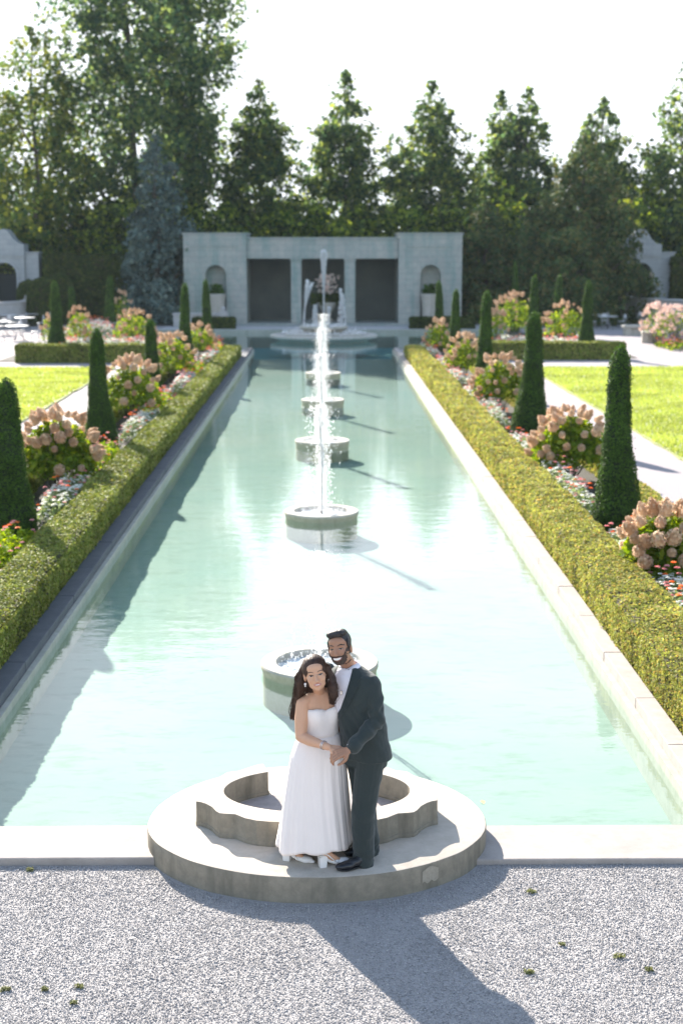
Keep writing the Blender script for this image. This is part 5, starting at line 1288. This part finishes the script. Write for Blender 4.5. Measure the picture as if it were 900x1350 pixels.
fR = (Vector((-.295, 9.80, Z0)), Vector((-.115, 9.74, Z0))); fL = (Vector((-.035, 9.675, Z0)), Vector((.150, 9.735, Z0)))    # heel, toe
for (h_, t_), hip in ((fR, Vector((-.13, 9.80, Z0+.84))), (fL, Vector((.01, 9.87, Z0+.84)))):
    d_ = (t_-h_).normalized(); ank = h_+d_*.035+Vector((0, 0, .115)); kn = hip.lerp(ank, .52)+Vector((0, -.02, 0))
    cap(mb, [hip, kn, kn.lerp(ank, .35), ank], [.085, .052, .050, .031]); cap(mb, [ank+Vector((0, 0, -.01)), h_+d_*.09+Vector((0, 0, .060)), t_-d_*.05+Vector((0, 0, .026))], [.029, .026, .020])
hand(mb, wR, (.93, -.10, -.16), (.05, .35, -.9), side=-1, size=.88, curl=(.30, .7, .6), thumb=.3)
hand(mb, wL, (-.1, -.1, -1), (-1, 0, 0), side=1, size=.86, curl=(.3, .5, .4), thumb=.3)
wbody = remesh(mb, .0034, 8, .5, 'body'); adopt(wom, 'body', wbody, M_skinW)
bvw = bvh_of([wbody])
froot = thing('tmp', 'x', 'x'); face_parts(WM, bvw, froot, KW, True, M_skinW)
for ch in list(froot.children): ch.parent = wom; ch.location = -wom.location
bpy.data.objects.remove(froot)
# dress : bodice and pleated skirt
mb = MB(); n = 72; prev = None
av, dv = Vector((wa.x, wa.y, 0)), Vector((wd.x, wd.y, 0))
rows = [(.955, .142, .112, 0), (.99, .141, .112, 0), (1.03, .143, .114, .004), (1.07, .150, .118, .016), (1.10, .155, .120, .026), (1.13, .164, .120, .030), (1.155, .166, .114, .028), (1.175, .165, .106, .022)]
for ri, (z, rx, ry, bust) in enumerate(rows):
    rg = []
    for i in range(n):
        t_ = 2*pi*i/n; c, s = cos(t_), sin(t_)     # s>0 : front
        bx = bust*(math.exp(-((c-.45)/.30)**2)+math.exp(-((c+.45)/.30)**2)) if s > 0 else 0
        zz = z
        if ri >= 4: zz += (ri-3)/4*(.012*(math.exp(-((c-.42)/.30)**2)+math.exp(-((c+.42)/.30)**2))*(s > 0) - .009*math.exp(-(c/.14)**2)*(s > 0) - .02*(s < 0))
        zz += .002*sin(i*1.9+ri*2.0)
        rg.append(mb.bm.verts.new(Vector((-.048-.006*(1.1-z)*0, 9.825-.01*(z-.95)*0, Z0+zz)) + av*(rx*c) + dv*((ry+bx)*s)))
    if prev:
        for i in range(n): mb.bm.faces.new((prev[i], prev[(i+1) % n], rg[(i+1) % n], rg[i])).smooth = True
    prev = rg
o = mb.build('bodice', M_dress, wom, smooth=True); o.location = -wom.location; s_ = o.modifiers.new('s', 'SOLIDIFY'); s_.thickness = .004; s_.offset = 1
mb = MB(); n = 220; prev = None; rr_ = random.Random(12)
phs = [rr_.uniform(0, 6.28) for _ in range(6)]
NZ = 40
for j in range(NZ+1):
    u = j/NZ; z = .975-u*.858
    cx = -.046-.036*u**.8; cy = 9.825+.025*u
    rx = .138+.050*min(1, u*5)**.6+.098*u**1.1; ry = .110+.035*min(1, u*5)**.6+.095*u**1.1
    rg = []
    for i in range(n):
        t_ = 2*pi*i/n
        ph = t_+.18*sin(t_*2+phs[0])+.10*sin(3*t_+phs[1])+.05*sin(u*3+phs[2])
        pl = (abs(cos(ph*7+.5*sin(u*4+phs[0])+.35*sin(3*ph)))**.8*2-1)*.42*(.6+.4*sin(ph*3+phs[2]))+.40*sin(ph*4+.5*u+phs[3])+.26*sin(ph*13+phs[4]+1.2*sin(u*3))*(.5+.5*sin(ph*2+phs[5]))+.10*sin(ph*31+u*3)
        am = (.0012+.0225*u**.85)
        r1 = am*pl
        zz = z + (u**4)*(.012*sin(t_*3+phs[5])+.010*sin(t_*7+phs[1]))
        rg.append(mb.bm.verts.new(Vector((cx, cy, Z0+zz)) + av*((rx+r1)*cos(t_)) + dv*((ry+r1)*sin(t_))))
    if prev:
        for i in range(n): mb.bm.faces.new((prev[i], prev[(i+1) % n], rg[(i+1) % n], rg[i])).smooth = True
    prev = rg
o = mb.build('skirt', M_dress, wom, smooth=True); o.location = -wom.location; s_ = o.modifiers.new('s', 'SOLIDIFY'); s_.thickness = .004; s_.offset = -1
# shoes : white block heels
for (h_, t_) in (fR, fL):
    d = (t_-h_).normalized(); s = Vector((-d.y, d.x, 0)); L = (t_-h_).length; B = Matrix((d, s, Vector((0, 0, 1)))).transposed(); mb = MB()
    mb.ico(t_-d*.035+Vector((0, 0, .026)), (.056, .036, .026), 3, M=B); mb.ico(t_-d*.085+Vector((0, 0, .033)), (.035, .034, .024), 2, M=B)
    mb.ico(t_+d*.01+Vector((0, 0, .016)), (.028, .018, .014), 2, M=B)
    cap(mb, [t_-d*.07+Vector((0, 0, .012)), t_-d*.13+Vector((0, 0, .038)), h_+d*.02+Vector((0, 0, .078))], [.012, .014, .016])
    mb.ico(h_+d*.015+Vector((0, 0, .085)), (.036, .030, .012), 2, M=B)
    sh = link('shoe', remesh(mb, .0042, 2, .5, 'shoe'), M_shoeW, wom); sh.location = -wom.location
    mb = MB(); c = h_+d*.01
    q = [(c+d*a*.024+s*b_*.024) for a, b_ in ((-1, -1), (1, -1), (1, 1), (-1, 1))]; q2 = [(c+d*a*.030+s*b_*.028) for a, b_ in ((-1, -1), (1, -1), (1, 1), (-1, 1))]
    lo_ = [mb.bm.verts.new((p_.x, p_.y, Z0+.001)) for p_ in q]; hi_ = [mb.bm.verts.new((p_.x, p_.y, Z0+.082)) for p_ in q2]
    mb.bm.faces.new(lo_[::-1]); mb.bm.faces.new(hi_)
    for i in range(4): mb.bm.faces.new((lo_[i], lo_[(i+1) % 4], hi_[(i+1) % 4], hi_[i]))
    link('heel', mb.mesh('heel'), M_shoeW, sh)
    mb = MB(); mb.tube([t_-d*.09+s*.030+Vector((0, 0, .035)), h_+d*.04+s*.033+Vector((0, 0, .10)), h_-d*.018+Vector((0, 0, .115)), h_+d*.04-s*.033+Vector((0, 0, .10)), t_-d*.09-s*.030+Vector((0, 0, .035))], [.004]*5, 6)
    link('strap', mb.mesh('strap'), M_shoeW, sh)
# hair : parted, long waves over both shoulders and down the back
R3 = WM.to_3x3(); mb = MB()
def hl(x, y, z): return WM @ Vector((x*KW, y*KW, z*KW))
for c, r in (((0, .020, .048), (.085, .096, .083)), ((0, .062, -.03), (.078, .055, .09)), ((-.052, .012, .04), (.034, .070, .062)), ((.052, .012, .04), (.034, .070, .062))):
    mb.ico(hl(*c), [v_*KW for v_ in r], 3, M=R3)
gl_ = [P(402.5, 876, 9.69), P(396.5, 890, 9.71), P(395.5, 905, 9.72), P(392.5, 920, 9.78), P(388.5, 935, 9.84), P(388, 948, 9.86)]
gr_ = [P(431.0, 879, 9.67), P(436, 892, 9.67), P(438.5, 905, 9.64), P(439.5, 918, 9.63), P(438.0, 928, 9.635)]
cap(mb, gl_, [.026, .032, .038, .036, .028, .012], 12); cap(mb, gr_, [.024, .028, .032, .028, .012], 12)
cap(mb, [P(415, 900, 9.80), P(408, 920, 9.86), P(402, 940, 9.90), P(400, 955, 9.92)], [.07, .075, .06, .02], 12)
base_h = remesh(mb, .005, 3, .5, 'hair', lambda V: .0035*np.sin(V[:, 2]*50+fbm(V*5, 2)*2.5)*np.clip((hw_.z+.03-V[:, 2])/.08, 0, 1)+.0006*np.sin(V[:, 0]*330+V[:, 2]*60+fbm(V*8, 3)*1.5))
mb = MB(); rh = random.Random(9)
def strand(guide, rad, seed):
    r = random.Random(seed); a = r.uniform(0, 2*pi); q = r.uniform(.5, 1.0); ph = r.uniform(0, 6); pts = []; m = len(guide)*5
    for i in range(m):
        u = i/(m-1)*(len(guide)-1); k = min(int(u), len(guide)-2); c = guide[k].lerp(guide[k+1], u-k); rr = (rad[k]*(1-u+k)+rad[k+1]*(u-k))*q
        a2 = a+u*.35; w = .010*sin(u*2.6+ph)*min(1, u)
        pts.append(c+Vector((cos(a2)*rr+w, sin(a2)*rr*.9, .004*sin(u*4+ph))))
    mb.tube(pts, [.0030*(1-.6*i/m) for i in range(m)], 4)
for k in range(110): strand(gl_, [.006, .036, .045, .043, .040, .030], 100+k)
for k in range(80): strand(gr_, [.005, .027, .036, .033, .020], 300+k)
me2 = mb.mesh('strands'); bmj = bmesh.new(); bmj.from_mesh(base_h); bmj.from_mesh(me2); bmj.to_mesh(base_h); bmj.free(); base_h.shade_smooth()
adopt(wom, 'hair', base_h, M_hairW)
# jewellery
for s, lb in ((-1, None), (1, None)):
    c = hl(s*.080, -.006, -.056); mb = MB(); mb.ico(c, .0095, 2); mb.ico(c+Vector((0, -.002, -.014)), .0065, 2); o = mb.build('earring', M_pearl, wom, smooth=True); o.location = -wom.location
d_ = (wR-eR).normalized(); c = wR.lerp(eR, .20); x_ = d_.orthogonal().normalized(); y_ = d_.cross(x_); mb = MB()
for sh_ in (0, .012): mb.tube([c+d_*sh_+(x_*cos(a)+y_*sin(a))*.031 for a in [2*pi*i/24 for i in range(25)]], .0026, 6)
o = mb.build('bracelet', M_silver, wom); o.location = -wom.location
# ================================================================== LIGHT, SKY, CAMERA
SUN_EL, SUN_AZ = radians(28), radians(23)     # the sun stands ahead and to the left
w = bpy.data.worlds.new('World'); scene.world = w; w.use_nodes = True; nt = w.node_tree
sky = nt.nodes.new('ShaderNodeTexSky'); sky.sky_type = 'NISHITA'; sky.sun_disc = False
sky.sun_elevation = SUN_EL; sky.sun_rotation = -SUN_AZ; sky.air_density = 1.0; sky.dust_density = .6; sky.ozone_density = 1.0
bg = nt.nodes['Background']; bg.inputs['Strength'].default_value = .13; hs = nt.nodes.new('ShaderNodeHueSaturation'); hs.inputs['Saturation'].default_value = .85; nt.links.new(sky.outputs[0], hs.inputs['Color']); cp = nt.nodes.new('ShaderNodeVectorMath'); cp.operation = 'MINIMUM'; cp.inputs[1].default_value = (3.9, 4.05, 4.3)      # a hazy sky has no hard glare round the sun
nt.links.new(hs.outputs[0], cp.inputs[0]); nt.links.new(cp.outputs[0], bg.inputs[0])
sd = Vector((-sin(SUN_AZ)*cos(SUN_EL), cos(SUN_AZ)*cos(SUN_EL), sin(SUN_EL)))
L = bpy.data.lights.new('sun', 'SUN'); L.energy = 5.0; L.angle = radians(.53); L.color = (1.0, .92, .82)
so = bpy.data.objects.new('sun', L); COL.objects.link(so); so.rotation_euler = sd.to_track_quat('Z', 'Y').to_euler(); so.location = sd*60
cam = bpy.data.cameras.new('camera'); co = bpy.data.objects.new('camera', cam); COL.objects.link(co); scene.camera = co
cam.sensor_fit = 'VERTICAL'; cam.sensor_height = 36; cam.sensor_width = 24; cam.lens = FPX/1350*36
co.matrix_world = Matrix.Translation(EYE) @ Matrix((CR, CU, -CF)).transposed().to_4x4()
cam.clip_end = 3000; cam.clip_start = .1
cam.dof.use_dof = True; cam.dof.focus_distance = 10.6; cam.dof.aperture_fstop = 2.0
scene.render.engine = 'CYCLES'
scene.cycles.max_bounces = 8; scene.cycles.transparent_max_bounces = 12; scene.cycles.diffuse_bounces = 4; scene.cycles.glossy_bounces = 3
scene.cycles.transmission_bounces = 4; scene.cycles.use_denoising = True; scene.cycles.sample_clamp_indirect = 8
scene.view_settings.view_transform = 'Standard'; scene.view_settings.look = 'None'; scene.view_settings.exposure = 1.68; scene.view_settings.gamma = 1
scene.view_settings.use_curve_mapping = False


# thin volume added to stand in for lens flare over the far trees
mb = MB(); mb.b2(-905, 905, -905, 1505, -2.3, 27)
hz = mb.mesh('flare_veil'); M_flare_veil = bpy.data.materials.new('flare_veil'); M_flare_veil.use_nodes = True; nt = M_flare_veil.node_tree; nt.nodes.remove(nt.nodes['Principled BSDF'])
vol = nt.nodes.new('ShaderNodeVolumePrincipled'); vol.inputs['Color'].default_value = (.78, .93, 1, 1); vol.inputs['Density'].default_value = .00014; vol.inputs['Anisotropy'].default_value = .2
nt.links.new(vol.outputs[0], nt.nodes['Material Output'].inputs['Volume'])
tag(link('flare_veil', hz, M_flare_veil), kind='stuff')
scene.cycles.volume_bounces = 0
